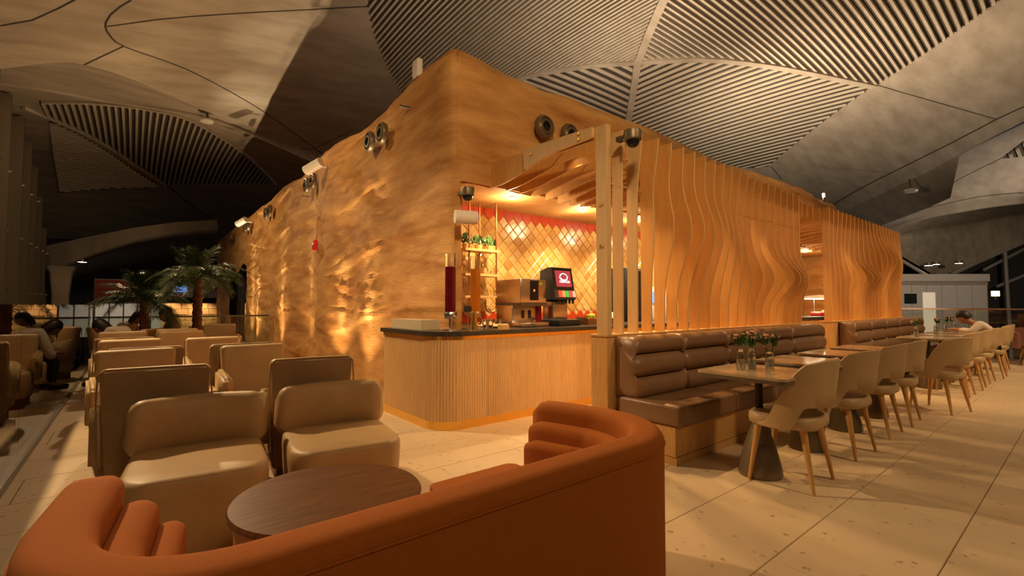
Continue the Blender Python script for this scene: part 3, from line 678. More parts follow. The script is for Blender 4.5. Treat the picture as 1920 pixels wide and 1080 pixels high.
# ================================================================== FLOWER VASES
def leaf_mesh(l, w):
    bl = B(); bl.v = [(0, 0, 0), (w*.5, 0, l*.35), (w*.45, .02, l*.65), (0, .04, l), (-w*.45, .02, l*.65), (-w*.5, 0, l*.35), (0, .025, l*.5)]
    bl.f = [(0, 1, 6), (1, 2, 6), (2, 3, 6), (3, 4, 6), (4, 5, 6), (5, 0, 6)]; return bl.mesh('leaf', 0)
LEAF = leaf_mesh(.055, .038); LEAF.materials.append(MATS['leaf'])
def make_vase(label, seed):
    r = random.Random(seed); t = thing('flower_vase', label, 'vase', (0, 0, 0), 0, 'glass vases with sprigs on the dining tables')
    O('glass', B().lathe([(.001, .006), (.027, .006), (.031, .04), (.026, .11), (.020, .15), (.0215, .152), (.0275, .11), (.033, .04), (.029, .0), (.001, .0)], 18), 'clear_glass', t, smooth=60)
    O('water', B().lathe([(.001, .007), (.0265, .007), (.0303, .04), (.0285, .075), (.001, .075)], 16), 'water', t, smooth=60)
    for s in range(2):
        a = r.uniform(0, 6.3); tip = Vector((.035*math.cos(a), .035*math.sin(a), r.uniform(.20, .25)))
        st = O('stem', B().tube([(0, 0, .02), tip*.55, tip], .0022, 5), 'leaf', t)
        for q in range(6):
            p = tip*(.75+.25*q/6); O('leaf', LEAF, None, st, p, (r.uniform(.6, 1.5), 0, r.uniform(0, 6.3)))
        for q in range(4):
            p = tip+Vector((r.uniform(-.018, .018), r.uniform(-.018, .018), r.uniform(0, .03)))
            O('bloom', B().lathe([(.001, -.010), (.013, -.004), (.014, .004), (.001, .010)], 7, p), 'bloom', st)
    return t
vp = [(3.50, 1.66, 'pink-flowered glass vase at the left of the four on the nearest table'), (3.585, 1.62, 'pink-flowered glass vase, second from left of four on the nearest table'), (3.66, 1.66, 'pink-flowered glass vase, third from left of four on the nearest table'), (3.72, 1.55, 'pink-flowered glass vase at the right of the four on the nearest table'),
      (9.17, 1.72, 'leafy glass vase on the first table of the far bench'), (10.08, 1.64, 'leafy glass vase on the second table of the far bench'), (11.2, 1.70, 'leafy glass vase on the third table of the far bench'), (12.0, 1.70, 'leafy glass vase on the table beside the seated man'), (12.95, 1.64, 'leafy glass vase on the last table of the far bench')]
for i, (x, y, q) in enumerate(vp): make_vase(q, i).location = (x, y, .752)

# ================================================================== ORANGE SOFA AND COFFEE TABLE
sofa = thing('curved_sofa', 'large orange fabric sofa curving around the round walnut coffee table', 'sofa', (.87, 1.08, 0))
def upath(o, y_end=1.98):
    x0, x1, y0, r = -.20+o, 1.93-o, 1.08+o, .42-o*.75
    return [tuple(p[:2]) for p in resample([(x1-.10*(1-o), y_end, 0), (x1, y0+r+.1, 0)]+[(*p, 0) for p in arc(x1-r, y0+r, r, 0, -90, 12)]+[(*p, 0) for p in arc(x0+r, y0+r, r, 270, 180, 12)]+[(x0, y0+r+.1, 0), (x0+.05, y_end+.02, 0)], .05)]
def rollprof(d0, d1, z0, z1, r):
    p = [(d0, z0)]; c0, c1 = d0+r, d1-r
    p += [(d0, z1-r)]+[(c0-r*math.cos(a*PI/8), z1-r+r*math.sin(a*PI/8)) for a in range(1, 4)]+[(c0, z1), (c1, z1)]+[(c1+r*math.sin(a*PI/8), z1-r+r*math.cos(a*PI/8)) for a in range(1, 4)]+[(d1, z1-r), (d1, z0)]
    return [(-d, z) for d, z in p]
O('back_shell', rel(B().sweep(upath(0), rollprof(0, .15, .05, .705, .045), er=.07), sofa), 'orange_fabric', sofa, smooth=60)
O('padding_roll', rel(B().sweep(upath(0, 1.94), rollprof(.13, .24, .3, .625, .05), er=.07), sofa), 'orange_fabric', sofa, smooth=60)
O('padding_roll', rel(B().sweep(upath(0, 1.92), rollprof(.22, .31, .3, .55, .04), er=.07), sofa), 'orange_fabric', sofa, smooth=60)
seat_out = upath(.29, 1.90); inner = upath(.62, 1.90)
O('seat', rel(B().sweep(upath(0, 1.92), rollprof(.28, .49, .08, .415, .04), er=.05), sofa), 'orange_fabric', sofa, smooth=60)
O('seat', rel(B().prism(rrect(.50, .60, .05, 4, 1.30, 1.63), .08, .415, 'z'), sofa), 'orange_fabric', sofa, smooth=40)
O('piping', rel(B().tube([(x, y, .655) for x, y in upath(-.001)], .004, 6), sofa), 'orange_fabric', sofa)
O('base', rel(B().sweep(upath(.05), [(-.0, 0), (0, .06), (-.5, .06), (-.5, 0)]), sofa), 'black_plastic', sofa, smooth=0)
ct = thing('coffee_table', 'round walnut coffee table with drum base in front of the orange sofa', 'table', (.68, 2.10, 0))
O('tabletop', B().lathe([(.001, .39), (.365, .39), (.385, .398), (.388, .41), (.380, .42), (.001, .42)], 56), 'walnut', ct, smooth=40)
O('drum_base', B().lathe([(.001, .0), (.355, .0), (.36, .39), (.001, .39)], 48), 'oak', ct, smooth=40)

# ================================================================== LOUNGE SEATING
def make_low(label):   # faces -y
    t = thing('lounge_chair', label, 'chair', (0, 0, 0), 0, 'low armless lounge chairs')
    out = [(x, y) for x, y in rrect(.63, .60, .10, 6)]
    out = [(x, y-.09*(1-(x/.32)**2)*(y < 0)) for x, y in out]
    fine = [tuple(p[:2]) for p in resample([(*p, 0) for p in out+[out[0]]], .03)][:-1]
    O('seat', B().rings([[(x*k, y*k, z) for x, y in fine] for z, k in ((.03, .90), (.045, .93), (.2, .975), (.36, 1.), (.405, .99), (.422, .96), (.430, .9), (.434, .6))]), 'beige_leather', t, smooth=60)
    O('base', B().prism(rrect(.5, .45, .05, 3), 0, .04, 'z'), 'black_plastic', t, smooth=30)
    pth = [(x, .22+.10*(1-(x/.31)**2)) for x in [-.305+.61*i/28 for i in range(29)]]
    prof = [(.0, .40), (.02, .385), (.06, .38), (.10, .39), (.12, .42), (.115, .56), (.10, .66), (.08, .69), (.05, .70), (.02, .69), (.0, .66), (-.01, .55)]
    O('backrest', B().sweep(pth, prof, er=.07), 'beige_leather', t, smooth=60)
    return t
def make_arm(label):   # faces -y; outer back at y=+.30
    t = thing('armchair', label, 'chair', (0, 0, 0), 0, 'high-backed lounge armchairs')
    tp = lambda v: (v.x*(1+.06*(v.z/.38)), v.y+.05*(v.z/.38)-.02*(1-(v.x/.26)**2), v.z)
    bkk = O('backrest', rbox((.51, .10, .77), .035, (0, .24, .475), 4, tp), 'beige_leather', t)
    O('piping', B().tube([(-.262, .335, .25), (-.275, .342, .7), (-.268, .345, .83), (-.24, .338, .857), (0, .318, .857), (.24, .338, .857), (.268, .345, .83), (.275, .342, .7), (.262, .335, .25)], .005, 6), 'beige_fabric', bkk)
    O('outer_back', rbox((.50, .02, .74), .009, (0, .293, .475), 2, tp), 'beige_fabric', t, label='fabric outer back, darkened as its unlit side')  # darker colour carries the shade of the unlit rear
    O('seat', rbox((.50, .50, .31), .04, (0, -.04, .275), 3), 'beige_leather', t)
    for s in (-1, 1):
        bl = B().prism([(.26, .66), (.02, .625), (-.07, .60), (-.10, .56), (-.085, .50), (-.03, .44), (.0, .30), (.26, .28)], s*.275-.04, s*.275+.04, 'x'); me = bl.mesh('arm', 0)
        bm = bmesh.new(); bm.from_mesh(me); bmesh.ops.bevel(bm, geom=bm.edges[:], offset=.022, segments=3, affect='EDGES', clamp_overlap=True); bm.to_mesh(me); bm.free(); me.shade_smooth()
        O('arm', me, 'beige_leather', t)
    O('plinth', B().bb(-.21, .21, -.22, .24, 0, .125), 'brown_wood', t, smooth=0)
    return t
L0 = make_low('low beige leather chair with curved back pad, left of the pair facing the coffee table'); L0.location = (.29, 3.02, 0); L0.rotation_euler.z = math.radians(-6)
dup(L0, 'low beige leather chair with curved back pad, right of the pair facing the coffee table', (1.03, 3.0, 0), math.radians(-8))
A0 = make_arm('high-backed armchair seen from behind, directly behind the left low chair'); A0.location = (.15, 3.86, 0); A0.rotation_euler.z = PI+math.radians(-5)
al = [(1.03, 3.80, 174, 'high-backed armchair seen from behind, directly behind the right low chair'),
      (.05, 4.80, 4, 'armchair facing the camera across from the left high back'), (.91, 4.72, 4, 'armchair facing the camera with left arm in full view, nearest the rock wall'),
      (.10, 5.55, 180, 'armchair turned away, back to back with the left camera-facing one'), (.82, 5.50, 182, 'armchair turned away, back to back with the right camera-facing one'),
      (.0, 6.30, 2, 'armchair facing the camera in the second lounge row on the left'), (.75, 6.15, 4, 'armchair facing the camera in the second lounge row beside the planter'),
      (-.06, 7.25, 180, 'armchair turned away in the second lounge row on the left'), (-.10, 8.25, 0, 'pale armchair in front of the two reading women'),
      (.55, 8.78, 0, 'pale armchair between the two palm trunks, farther one'), (.60, 8.0, 10, 'pale armchair between the two palm trunks, nearer one'), (1.45, 11.2, 160, 'farthest armchair close to the end railing'),
      (-.20, 10.95, 65, 'armchair the left reader sits in'), (.0, 9.45, 240, 'armchair the bowed reader sits in'), (.62, 10.35, 280, 'armchair of the long-haired woman behind the taller palm')]
for x, y, r, q in al: dup(A0, q, (x, y, 0), math.radians(r))
for x, y, q in ((.59, 3.72, 'dark wooden box side table between the two nearest high backs'), (.48, 5.05, 'wooden box side table between the camera-facing armchairs')):
    t = thing('side_table', q, 'table', (x, y, 0), 0, 'box side tables between armchairs')
    O('box', B().bb(-.10, .10, -.24, .24, 0, .47), 'brown_wood', t, smooth=0); O('top', B().bb(-.105, .105, -.25, .25, .47, .49), 'oak_pale', t, smooth=0)

# ================================================================== PALMS AND PLANTERS
def frond(l, droop, nl, w=.17):
    bl = B(); pts = [Vector((0, l*t*(1-.12*t), l*(.55*t-droop*t*t))) for t in [i/12 for i in range(13)]]
    bl.tube(pts, lambda u: .010*(1-u)+.002, 5)
    for i in range(nl):
        u = .12+.88*i/(nl-1); q = u*12; k = min(int(q), 11); p = pts[k].lerp(pts[k+1], q-k); d = (pts[k+1]-pts[k]).normalized()
        ll = w*(.6+.6*math.sin(PI*min(1, u*1.05)))*random.uniform(.85, 1.1)
        for s in (-1, 1):
            side = Vector((s, 0, 0)); v = (side*.75+d*.75+Vector((0, 0, random.uniform(-.25, .12)))).normalized()
            nrm = v.cross(d).normalized()*.0; wd = d*.006
            tip = p+v*ll+Vector((0, 0, -.25*ll)); mid_ = p+v*ll*.55
            bl.add([p-wd, p+wd, mid_+wd*1.1, tip, mid_-wd*1.1], [(0, 1, 2, 4), (4, 2, 3)])
    return bl.mesh('frond', 0)
FR = [frond(.72, .50, 40, .20), frond(.80, .80, 44, .20), frond(.62, .18, 36, .17)]
for q in FR: q.materials.append(MATS['palm_leaf'])
def palm(label, loc, h, scale, seed):
    r = random.Random(seed); t = thing('potted_palm', label, 'palm', loc, 0, 'palms in the lounge')
    rg = []
    for i in range(23):
        z = h*i/22; k = .072*(1-.1*i/22)*(1.12 if i % 2 else .95); rg.append((k, z))
    O('trunk', B().lathe([(.001, 0)]+rg+[(.05, h+.04), (.001, h+.08)], 14), 'palm_trunk', t, smooth=0)
    for i in range(40):
        a = i*2.4+r.uniform(-.3, .3); up = r.random()
        me = FR[2] if up > .72 else FR[r.randrange(2)]
        o = O('frond', me, None, t, (0, 0, h+r.uniform(-.02, .06)), (up*1.0-.25 if up > .3 else -.35*r.random(), 0, a)); s = scale*r.uniform(.8, 1.1); o.scale = (s, s, s)
    return t
palm('taller palm with shaggy brown trunk standing nearest the rock wall', (.84, 9.5, .30), 1.36, .95, 3)
palm('shorter palm with drooping fronds left of the taller palm', (.15, 10.0, .30), .95, 1.0, 5)
pl = thing('planter_box', 'wooden planter box with low green plants behind the second armchair row', 'planter', (.42, 6.85, 0))
O('box', B().bb(-.12, .12, -.22, .22, 0, .45), 'brown_wood', pl, smooth=0); O('soil', B().bb(-.11, .11, -.20, .20, .45, .455), 'palm_trunk', pl, smooth=0)
for i in range(16):
    o = O('leaf', FR[i % 3], None, pl, (random.uniform(-.08, .08), -.18+.024*i, .45), (random.uniform(.0, .7), 0, random.uniform(0, 6.3))); o.scale = (.40, .40, .40)
for x, y, q in ((.84, 9.5, 'wooden tub holding the taller palm'), (.15, 10.0, 'wooden tub holding the shorter palm')):
    t = thing('palm_tub', q, 'planter', (x, y, 0), 0, 'palm tubs'); O('tub', B().rings([[(a*k, b_*k, z) for a, b_ in rrect(.42, .42, .04, 3)] for z, k in ((0, .9), (.30, 1.))]), 'brown_wood', t, smooth=30); O('rim', B().rings([[(a*k, b_*k, z) for a, b_ in rrect(.42, .42, .04, 3)] for z, k in ((.285, 1.03), (.302, 1.03))]), 'brown_wood', t, smooth=30)

# ================================================================== FIXTURES ON THE ROCK WALL
NOZ = B().lathe([(.001, .0), (.150, .0), (.155, .03), (.140, .065), (.118, .07), (.108, .05), (.10, .055), (.085, .075), (.068, .075), (.06, .045), (.001, .045)], 32).mesh('ring', 50); NOZ.materials.append(MATS['bronze_paint'])
HOLE = B().lathe([(.001, .044), (.055, .044), (.055, .078), (.05, .078), (.045, .05), (.001, .05)], 24).mesh('nozzle_throat', 50); HOLE.materials.append(MATS['black_plastic'])
def nozzle(loc, axis, label):
    t = thing('air_nozzle', label, 'air nozzle', loc, 0, 'round air nozzles on the rock wall')
    rot = (0, -PI/2, 0) if axis == '-x' else (PI/2, 0, 0)
    O('ring', NOZ, None, t, (0, 0, 0), rot); O('nozzle_throat', HOLE, None, t, (0, 0, 0), (rot[0]+.12, rot[1], rot[2]))
od = ['nearest', 'second', 'third', 'fourth', 'farthest']
for q, y in zip(od, (6.40, 9.62, 13.3, 16.25, 19.4)):
    nozzle((2.67, y-.22, 3.62), '-x', f'round bronze air nozzle, right one of the {q} pair on the long rock wall')
    nozzle((2.67, y+.22, 3.62), '-x', f'round bronze air nozzle, left one of the {q} pair on the long rock wall')
nozzle((4.07, 4.42, 3.52), '-y', 'round bronze air nozzle above the bar opening, left of the two')
nozzle((4.53, 4.42, 3.52), '-y', 'round bronze air nozzle above the bar opening, right of the two')
for y, q in ((8.62, 'white cylinder projector mounted high on the rock wall beside the second nozzle pair'), (15.75, 'white cylinder projector mounted high on the rock wall beside the fourth nozzle pair')):
    t = thing('wall_projector', q, 'projector', (2.64, y, 3.70), 0, 'wall projectors')
    O('housing', B().cone((-.30, .16, -.08), (-.12, -.12, .05), .085, n=20), 'white_paint', t); O('lens', B().cone((-.301, .1615, -.081), (-.296, .154, -.077), .065, n=20), 'white_ceramic', t)
    O('bracket', B().cone((-.16, -.03, .0), (.05, -.03, .0), .018, n=8), 'white_paint', t)
t = thing('fire_alarm', 'small red fire alarm sounder on the rock wall', 'alarm', (2.58, 9.0, 2.33)); O('housing', rbox((.07, .12, .19), .02, (0, 0, 0)), 'red_paint', t); O('strobe', B().cone((-.03, 0, .03), (-.055, 0, .03), .03, .02, 12), 'white_ceramic', t); O('conduit', B().cone((.03, 0, .09), (.03, 0, .6), .008, n=6), 'plaster', t)
t = thing('roof_flood_light', 'pale box flood light standing on the top edge of the rock wall', 'light', (2.78, 5.36, 4.07)); O('housing', rbox((.08, .16, .24), .02, (-.02, 0, .17)), 'white_paint', t); O('stand', B().cone((.02, 0, -.03), (0, 0, .12), .02, n=8), 'dark_steel', t)
t = thing('rooftop_sensor', 'tiny sensor on the far right top of the rock wall', 'sensor', (14.6, 4.6, 4.06)); O('pole', B().cone((0, 0, -.05), (0, 0, .12), .02, n=8), 'dark_steel', t); O('head', rbox((.1, .08, .12), .02, (0, -.02, .16)), 'white_paint', t)
def dome_cam(loc, label):
    t = thing('dome_camera', label, 'camera', loc, 0, 'dome cameras'); O('housing', B().lathe([(.001, .09), (.075, .09), (.08, .07), (.078, .01), (.066, .0), (.001, .0)], 24), 'bronze_paint', t)
    O('dome', B().lathe([(.058, .0), (.055, -.025), (.042, -.045), (.02, -.056), (.001, -.058)], 20), 'screen_black', t); return t
dome_cam((3.36, 2.50, 2.66), 'dark dome camera at the top of the near timber screen')
O('bracket', B().bb(-.03, .03, 0, .16, .03, .07), 'dark_steel', bpy.data.objects['dome_camera'])
t = dome_cam((2.86, 4.34, 2.44), 'bronze dome camera at the rock corner above the white loudspeaker'); O('bracket', B().bb(-.03, .03, 0, .16, .03, .07), 'dark_steel', t)
t = thing('loudspeaker', 'white cylinder loudspeaker on the rock corner beside the bar', 'loudspeaker', (2.80, 4.36, 2.18)); O('housing', B().cone((-.13, -.06, 0), (.10, -.14, 0), .072, n=24), 'white_paint', t); O('grille', B().cone((.10, -.14, 0), (.103, -.141, 0), .064, n=24), 'white_ceramic', t); O('bracket', B().cone((-.03, -.06, -.02), (-.02, .12, -.02), .015, n=8), 'white_paint', t)
for (y, z) in ((5.5, 3.78), (9.95, 3.42)):
    t = thing('wall_sensor', 'small dark sensor stub on the rock wall ' + ('near the corner' if y < 6 else 'left of the red alarm'), 'sensor', (2.68, y, z)); O('stub', B().cone((.05, 0, 0), (-.06, .02, 0), .018, .012, 8), 'dark_steel', t); O('tip', B().cone((-.06, .02, 0), (-.08, .023, 0), .022, .018, 8), 'bronze_paint', t)
# floor uplights that graze the rock wall
for y, q, pw in ((6.65, 'nearest', 150), (7.75, 'second', 150), (9.9, 'third', 110), (11.9, 'fourth', 190), (14.5, 'fifth', 220), (15.6, 'farthest', 190)):
    t = thing('floor_uplight', f'small floor uplight grazing the rock wall, {q} from the counter', 'light', (2.49, y, 0), 0, 'floor uplights along the rock wall')
    O('can', B().lathe([(.001, 0), (.05, 0), (.05, .05), (.044, .05), (.044, .03), (.001, .03)], 16), 'dark_steel', t); O('lens', B().lathe([(.001, .031), (.043, .031), (.001, .036)], 16), 'lamp_on', t)
    s = spot('uplight_beam', (2.50, y, .06), (2.60, y, 3.2), pw*2.0, (1, .80, .52), 24, .9, .02)
    s2 = spot('uplight_spill', (2.48, y, .06), (1.1, y, 4.0), pw*.9, (1, .68, .36), 105, 1., .02)
# bar downlights
for i, x in enumerate((3.80, 5.12, 6.45, 7.8, 9.6, 11.6, 13.6)):
    t = thing('downlight', f'round recessed downlight over the bar counter, number {["one", "two", "three", "four", "five", "six", "seven"][i]} from the left', 'light', (x, 4.72, 2.63), 0, 'bar downlights')
    O('trim_ring', B().lathe([(.035, 0), (.06, 0), (.06, -.012), (.05, -.02), (.035, -.02)], 24), 'white_paint', t); O('lens', B().lathe([(.001, -.004), (.048, -.004), (.048, -.010), (.001, -.010)], 20), 'lamp_on', t)
    spot('downlight_beam', (x, 4.72, 2.60), (x+.1, 5.3, 1.0), 120, (1, .75, .43), 95, .7, .03)
    pt = bpy.data.lights.new('downlight_glow', 'POINT'); pt.energy = 13; pt.color = (1, .76, .45); pt.shadow_soft_size = .05; po_ = bpy.data.objects.new('downlight_glow', pt); COL.objects.link(po_); po_.location = (x, 4.72, 2.50)
    spot('downlight_counter', (x, 4.72, 2.60), (x-.05, 4.2, .9), 60, (1, .74, .42), 100, .8, .03)
# track spots between the ceiling fins
for i, x in enumerate((3.462, 4.752, 6.042, 7.98, 9.452, 11.387, 12.892)):
    t = thing('track_spot', f'small track spot hidden between the ceiling fins, {["first", "second", "third", "fourth", "fifth", "sixth", "seventh"][i]} from the post', 'light', (x+.1, 3.45, 2.82), 0, 'track spots in the timber canopy')
    O('can', B().lathe([(.001, .08), (.04, .08), (.04, 0), (.034, 0), (.034, .02), (.001, .02)], 16), 'dark_steel', t); O('lens', B().lathe([(.001, .018), (.033, .018), (.001, .014)], 14), 'lamp_on', t)
    spot('track_beam', (x+.1, 3.45, 2.80), (x-.2, 3.0, 0), 95, WARM, 100, .8, .03)

# ================================================================== THINGS ON THE BAR
ZC = .968
def dispenser(loc, mat_, label):
    t = thing('juice_dispenser', label, 'dispenser', loc, 0, 'juice dispensers')
    O('cylinder', B().lathe([(.052, .16), (.056, .16), (.056, .80), (.052, .80)], 24), 'clear_glass', t); O('juice', B().lathe([(.001, .17), (.0515, .17), (.0515, .66), (.001, .66)], 24), mat_, t)
    O('collar', B().lathe([(.001, .12), (.062, .12), (.066, .13), (.066, .17), (.058, .19), (.001, .19)], 24), 'steel', t)
    tp = O('tap', B().cone((0, -.05, .14), (0, -.13, .14), .012, n=10), 'steel', t); O('tap_handle', B().cone((0, -.11, .14), (0, -.11, .19), .008, n=8), 'black_plastic', tp)
    O('stand', B().cone((0, 0, .02), (0, 0, .13), .016, n=12), 'steel', t); O('foot', B().lathe([(.001, 0), (.09, 0), (.088, .012), (.03, .02), (.001, .022)], 24), 'steel', t); return t
dispenser((2.57, 4.22, ZC), 'red_juice', 'tall glass dispenser of dark red juice at the counter corner')
d2 = dispenser((2.94, 4.30, ZC), 'orange_juice', 'tall glass dispenser of orange juice below the hanging shelf'); d2.rotation_euler.z = -.5
ml = thing('glass_tray', 'round wooden tray of upturned glasses beside the orange juice', 'tray', (3.22, 4.40, ZC)); O('tray', B().lathe([(.001, 0), (.15, 0), (.18, .025), (.172, .028), (.145, .01), (.001, .01)], 28), 'oak', ml)
GL = B().lathe([(.030, 0), (.032, 0), (.027, .09), (.001, .09), (.001, .087), (.025, .087)], 14).mesh('tumbler', 50); GL.materials.append(MATS['clear_glass'])
k = 0
for dx, dy in ((-.09, -.03), (-.03, -.08), (.04, -.09), (.10, -.03), (.0, 0), (.07, .06), (-.06, .06)):
    tag(O('tumbler', GL, None, None, (3.22+dx, 4.40+dy, ZC+.011)), 'upturned clear tumbler on the round wooden tray', 'glass', 'tumblers on the tray'); k += 1
for i, dx in enumerate((0, .07)): tag(O('tumbler', GL, None, None, (2.90+dx, 4.06, ZC)), 'clear tumbler standing at the counter edge in front of the tray', 'glass', 'tumblers at the counter edge')
sn = thing('brass_pitcher', 'tapered brass pitcher between the two juice dispensers', 'pitcher', (2.80, 4.12, ZC)); O('body', B().lathe([(.001, 0), (.04, 0), (.038, .03), (.026, .16), (.03, .19), (.001, .19)], 18), 'brass', sn); O('handle', B().tube([(.028, 0, .17), (.07, 0, .15), (.065, 0, .08), (.035, 0, .05)], .006, 8), 'brass', sn)
cs = thing('menu_card', 'small black card on a peg by the orange juice', 'card', (2.72, 4.12, ZC)); O('peg', B().cone((0, 0, 0), (0, 0, .2), .004, n=6), 'steel', cs); O('card', B().bb(-.045, .045, -.004, .004, .19, .25), 'black_plastic', cs, smooth=0)
wb_ = thing('napkin_box', 'small wooden napkin box at the counter edge', 'box', (3.13, 4.04, ZC)); O('box', B().bb(-.05, .05, -.04, .04, 0, .05), 'oak', wb_, smooth=0); O('napkins', B().bb(-.04, .04, -.03, .03, .05, .058), 'white_ceramic', wb_, smooth=0)
# steel juicer / toaster
jm = thing('juice_machine', 'stainless steel machine with black control panel on the bar', 'machine', (3.8, 4.5, ZC))
O('upper_housing', rbox((.42, .48, .30), .012, (0, .04, .43), 2), 'steel', jm); O('under_lip', B().prism([(-.21, .25), (.28, .25), (.28, .29), (-.215, .29)], -.21, .21, 'x'), 'dark_steel', jm, smooth=0)
O('lower_housing', rbox((.40, .32, .24), .01, (-.03, .10, .14), 2), 'steel', jm); cpn = O('control_panel', B().bb(-.06, .07, -.206, -.199, .32, .56), 'screen_black', jm, smooth=0); O('indicator', B().cone((0, -.206, .44), (0, -.209, .44), .014, n=12), 'button_1', cpn)
O('sticker', B().bb(.09, .13, -.204, -.199, .51, .54), 'apple_green', jm, smooth=0)
O('name_plate', B().bb(-.05, .05, -.206, -.199, .572, .588), 'white_ceramic', jm, smooth=0)
for x in (-.06, .05): O('outlet', B().bb(x-.018, x+.018, -.07, -.058, .10, .20), 'black_plastic', jm, smooth=0)
O('drip_tray', rbox((.44, .24, .05), .008, (-.04, -.16, .027), 2), 'steel', jm); O('juice_tank', B().lathe([(.001, .03), (.065, .03), (.065, .27), (.001, .27)], 20, (.20, -.02, 0)), 'red_juice', jm)
tag(O('tumbler', GL, None, None, (3.66, 4.16, ZC)), 'single clear tumbler in front of the steel machine', 'glass')
# soda fountain
sf = thing('soda_fountain', 'black touch screen soda fountain with steel column on the bar', 'dispenser', (4.26, 4.35, ZC))
O('base', rbox((.38, .36, .08), .01, (.04, 0, .04), 2), 'black_plastic', sf); O('column', rbox((.27, .22, .26), .03, (.02, .08, .20), 3), 'steel', sf)
hd = O('head', B().prism([(-.13, .33), (.16, .33), (.16, .70), (.02, .74), (-.05, .74)], -.17, .19, 'x'), 'black_plastic', sf, smooth=0)
def on_slope(u, v, out=.004):   # point on the tilted front of the head
    a = Vector((0, -.13, .33)); b_ = Vector((0, -.05, .74)); p = a.lerp(b_, v); n = Vector((0, -.41, .08)).normalized(); return Vector((u, p.y, p.z))+n*out
def plate(u0, u1, v0, v1, o0, o1): return B().rings([[on_slope(u, v, o) for u, v in ((u0, v0), (u1, v0), (u1, v1), (u0, v1))] for o in (o0, o1)])
scr = O('touch_screen', plate(-.12, .15, .40, .90, 0, .006), 'screen_red', sf, smooth=0)
def ell(cu, cv, ru, rv, o0, o1, n=20, wob=0): return B().rings([[on_slope(cu+ru*math.cos(a*2*PI/n)*(1+wob*math.sin(a*1.9)), cv+rv*math.sin(a*2*PI/n)*(1+wob*math.cos(a*2.3)), o) for a in range(n)] for o in (o0, o1)])
O('screen_glass_picture', ell(.02, .70, .075, .125, .006, .0075, wob=.08), 'screen_white', scr, smooth=0); O('screen_picture', ell(.02, .71, .058, .085, .0075, .009, wob=.2), 'screen_red', scr, smooth=0)
def text_mesh(body, size, ext):
    c = bpy.data.curves.new('txt', 'FONT'); c.body = body; c.size = size; c.extrude = ext; c.align_x = 'CENTER'; c.shear = .25; c.offset = .0012
    o = bpy.data.objects.new('txt', c); COL.objects.link(o); dg = bpy.context.evaluated_depsgraph_get(); me = bpy.data.meshes.new_from_object(o.evaluated_get(dg)); bpy.data.objects.remove(o); return me
tm = text_mesh('Coca-Cola', .042, .001); tm.materials.clear(); tm.materials.append(MATS['screen_white'])
p = on_slope(.02, .525, .0115); O('screen_lettering', tm, None, scr, p, (PI/2-.193, 0, 0))
for i, q in enumerate((0, 1, 2, 0, 3)):
    u = -.105+.062*i; bt = O('flavour_button', plate(u, u+.048, .08, .27, 0, .012), f'button_{q}', sf, smooth=0)
    O('nozzle', B().cone((u+.024, -.10, .28), (u+.024, -.10, .335), .014, .018, 10), 'black_plastic', sf)
O('button_bar', plate(-.17, .21, .05, .30, 0, .004), 'dark_steel', sf, smooth=0)
# fruit crate
fc = thing('fruit_crate', 'low wooden crate of apples on the bar beside the soda fountain', 'crate', (4.86, 4.35, ZC)); 
for a in (B().bb(-.17, .17, -.12, -.105, 0, .08), B().bb(-.17, .17, .105, .12, 0, .10), B().bb(-.17, -.155, -.105, .105, 0, .09), B().bb(.155, .17, -.105, .105, 0, .09), B().bb(-.155, .155, -.105, .105, 0, .012)): O('board', a, 'brown_wood', fc, smooth=0)
AP = {}
for c in ('apple_green', 'apple_red'):
    me = B().lathe([(.001, .006), (.018, .0), (.036, .018), (.040, .038), (.034, .060), (.018, .070), (.006, .064), (.001, .060)], 16).mesh('apple', 60); me.materials.append(MATS[c]); AP[c] = me
STALK = B().cone((0, 0, .058), (.004, 0, .08), .0025, n=5).mesh('stalk', 0); STALK.materials.append(MATS['brown_wood'])
for i, (dx, dy, dz, c) in enumerate(((-.11, -.06, .012, 'green'), (-.03, -.06, .012, 'red'), (.05, -.06, .012, 'green'), (.12, -.05, .012, 'red'), (-.07, .04, .012, 'red'), (.02, .04, .012, 'green'), (.10, .05, .012, 'red'), (-.02, -.01, .072, 'green'), (.06, .0, .074, 'green'))):
    a = O('apple', AP['apple_'+c], None, None, (4.86+dx, 4.35+dy, ZC+dz)); tag(a, f'{"yellow-green" if c == "green" else "dark red"} apple in the wooden crate on the bar', 'apple', f'{c} apples in the crate'); O('stalk', STALK, None, a)
bs = thing('bread_basket', 'round wicker basket with a pale cover behind the screen post', 'basket', (5.25, 4.3, ZC)); O('basket', B().lathe([(.001, 0), (.09, 0), (.11, .08), (.10, .08), (.085, .01), (.001, .01)], 20), 'brown_wood', bs); O('cover', B().lathe([(.10, .08), (.085, .13), (.04, .16), (.001, .165)], 20), 'white_ceramic', bs)
# hanging shelf
hs = thing('hanging_shelf', 'hanging copper pipe shelf with three wooden tiers left of the bar', 'shelf', (3.63, 5.15, 1.2))
for x, y in ((-.21, 0), (.05, .14), (.22, -.02)): O('pipe', B().cone((x, y, .0 if x < .2 else .06), (x, y, 1.43), .011, n=10), 'copper', hs)
O('pipe_bend', B().tube([(.22, -.02, .06)]+[(.13+.09*math.cos(a), -.02, .02+.09*math.sin(a)) for a in [-i*PI/10 for i in range(0, 11)]]+[(.04, -.02, .10)], .011, 10), 'copper', hs)
for z in (.76, .43, .14): O('tier', B().bb(-.30, .25, -.05, .17, z-.015, z+.015), 'oak', hs, smooth=0)
for zi, z in enumerate((.43, .14)):
    for i in range(8): tag(O('tumbler', GL, None, None, (3.40+.06*i, 5.15+(.02 if i % 2 else .10), 1.2+z+.016)), f'clear tumbler upside down on the {"upper" if zi == 0 else "lower"} glass tier of the hanging shelf', 'glass', f'tumblers on the {"upper" if zi == 0 else "lower"} tier')
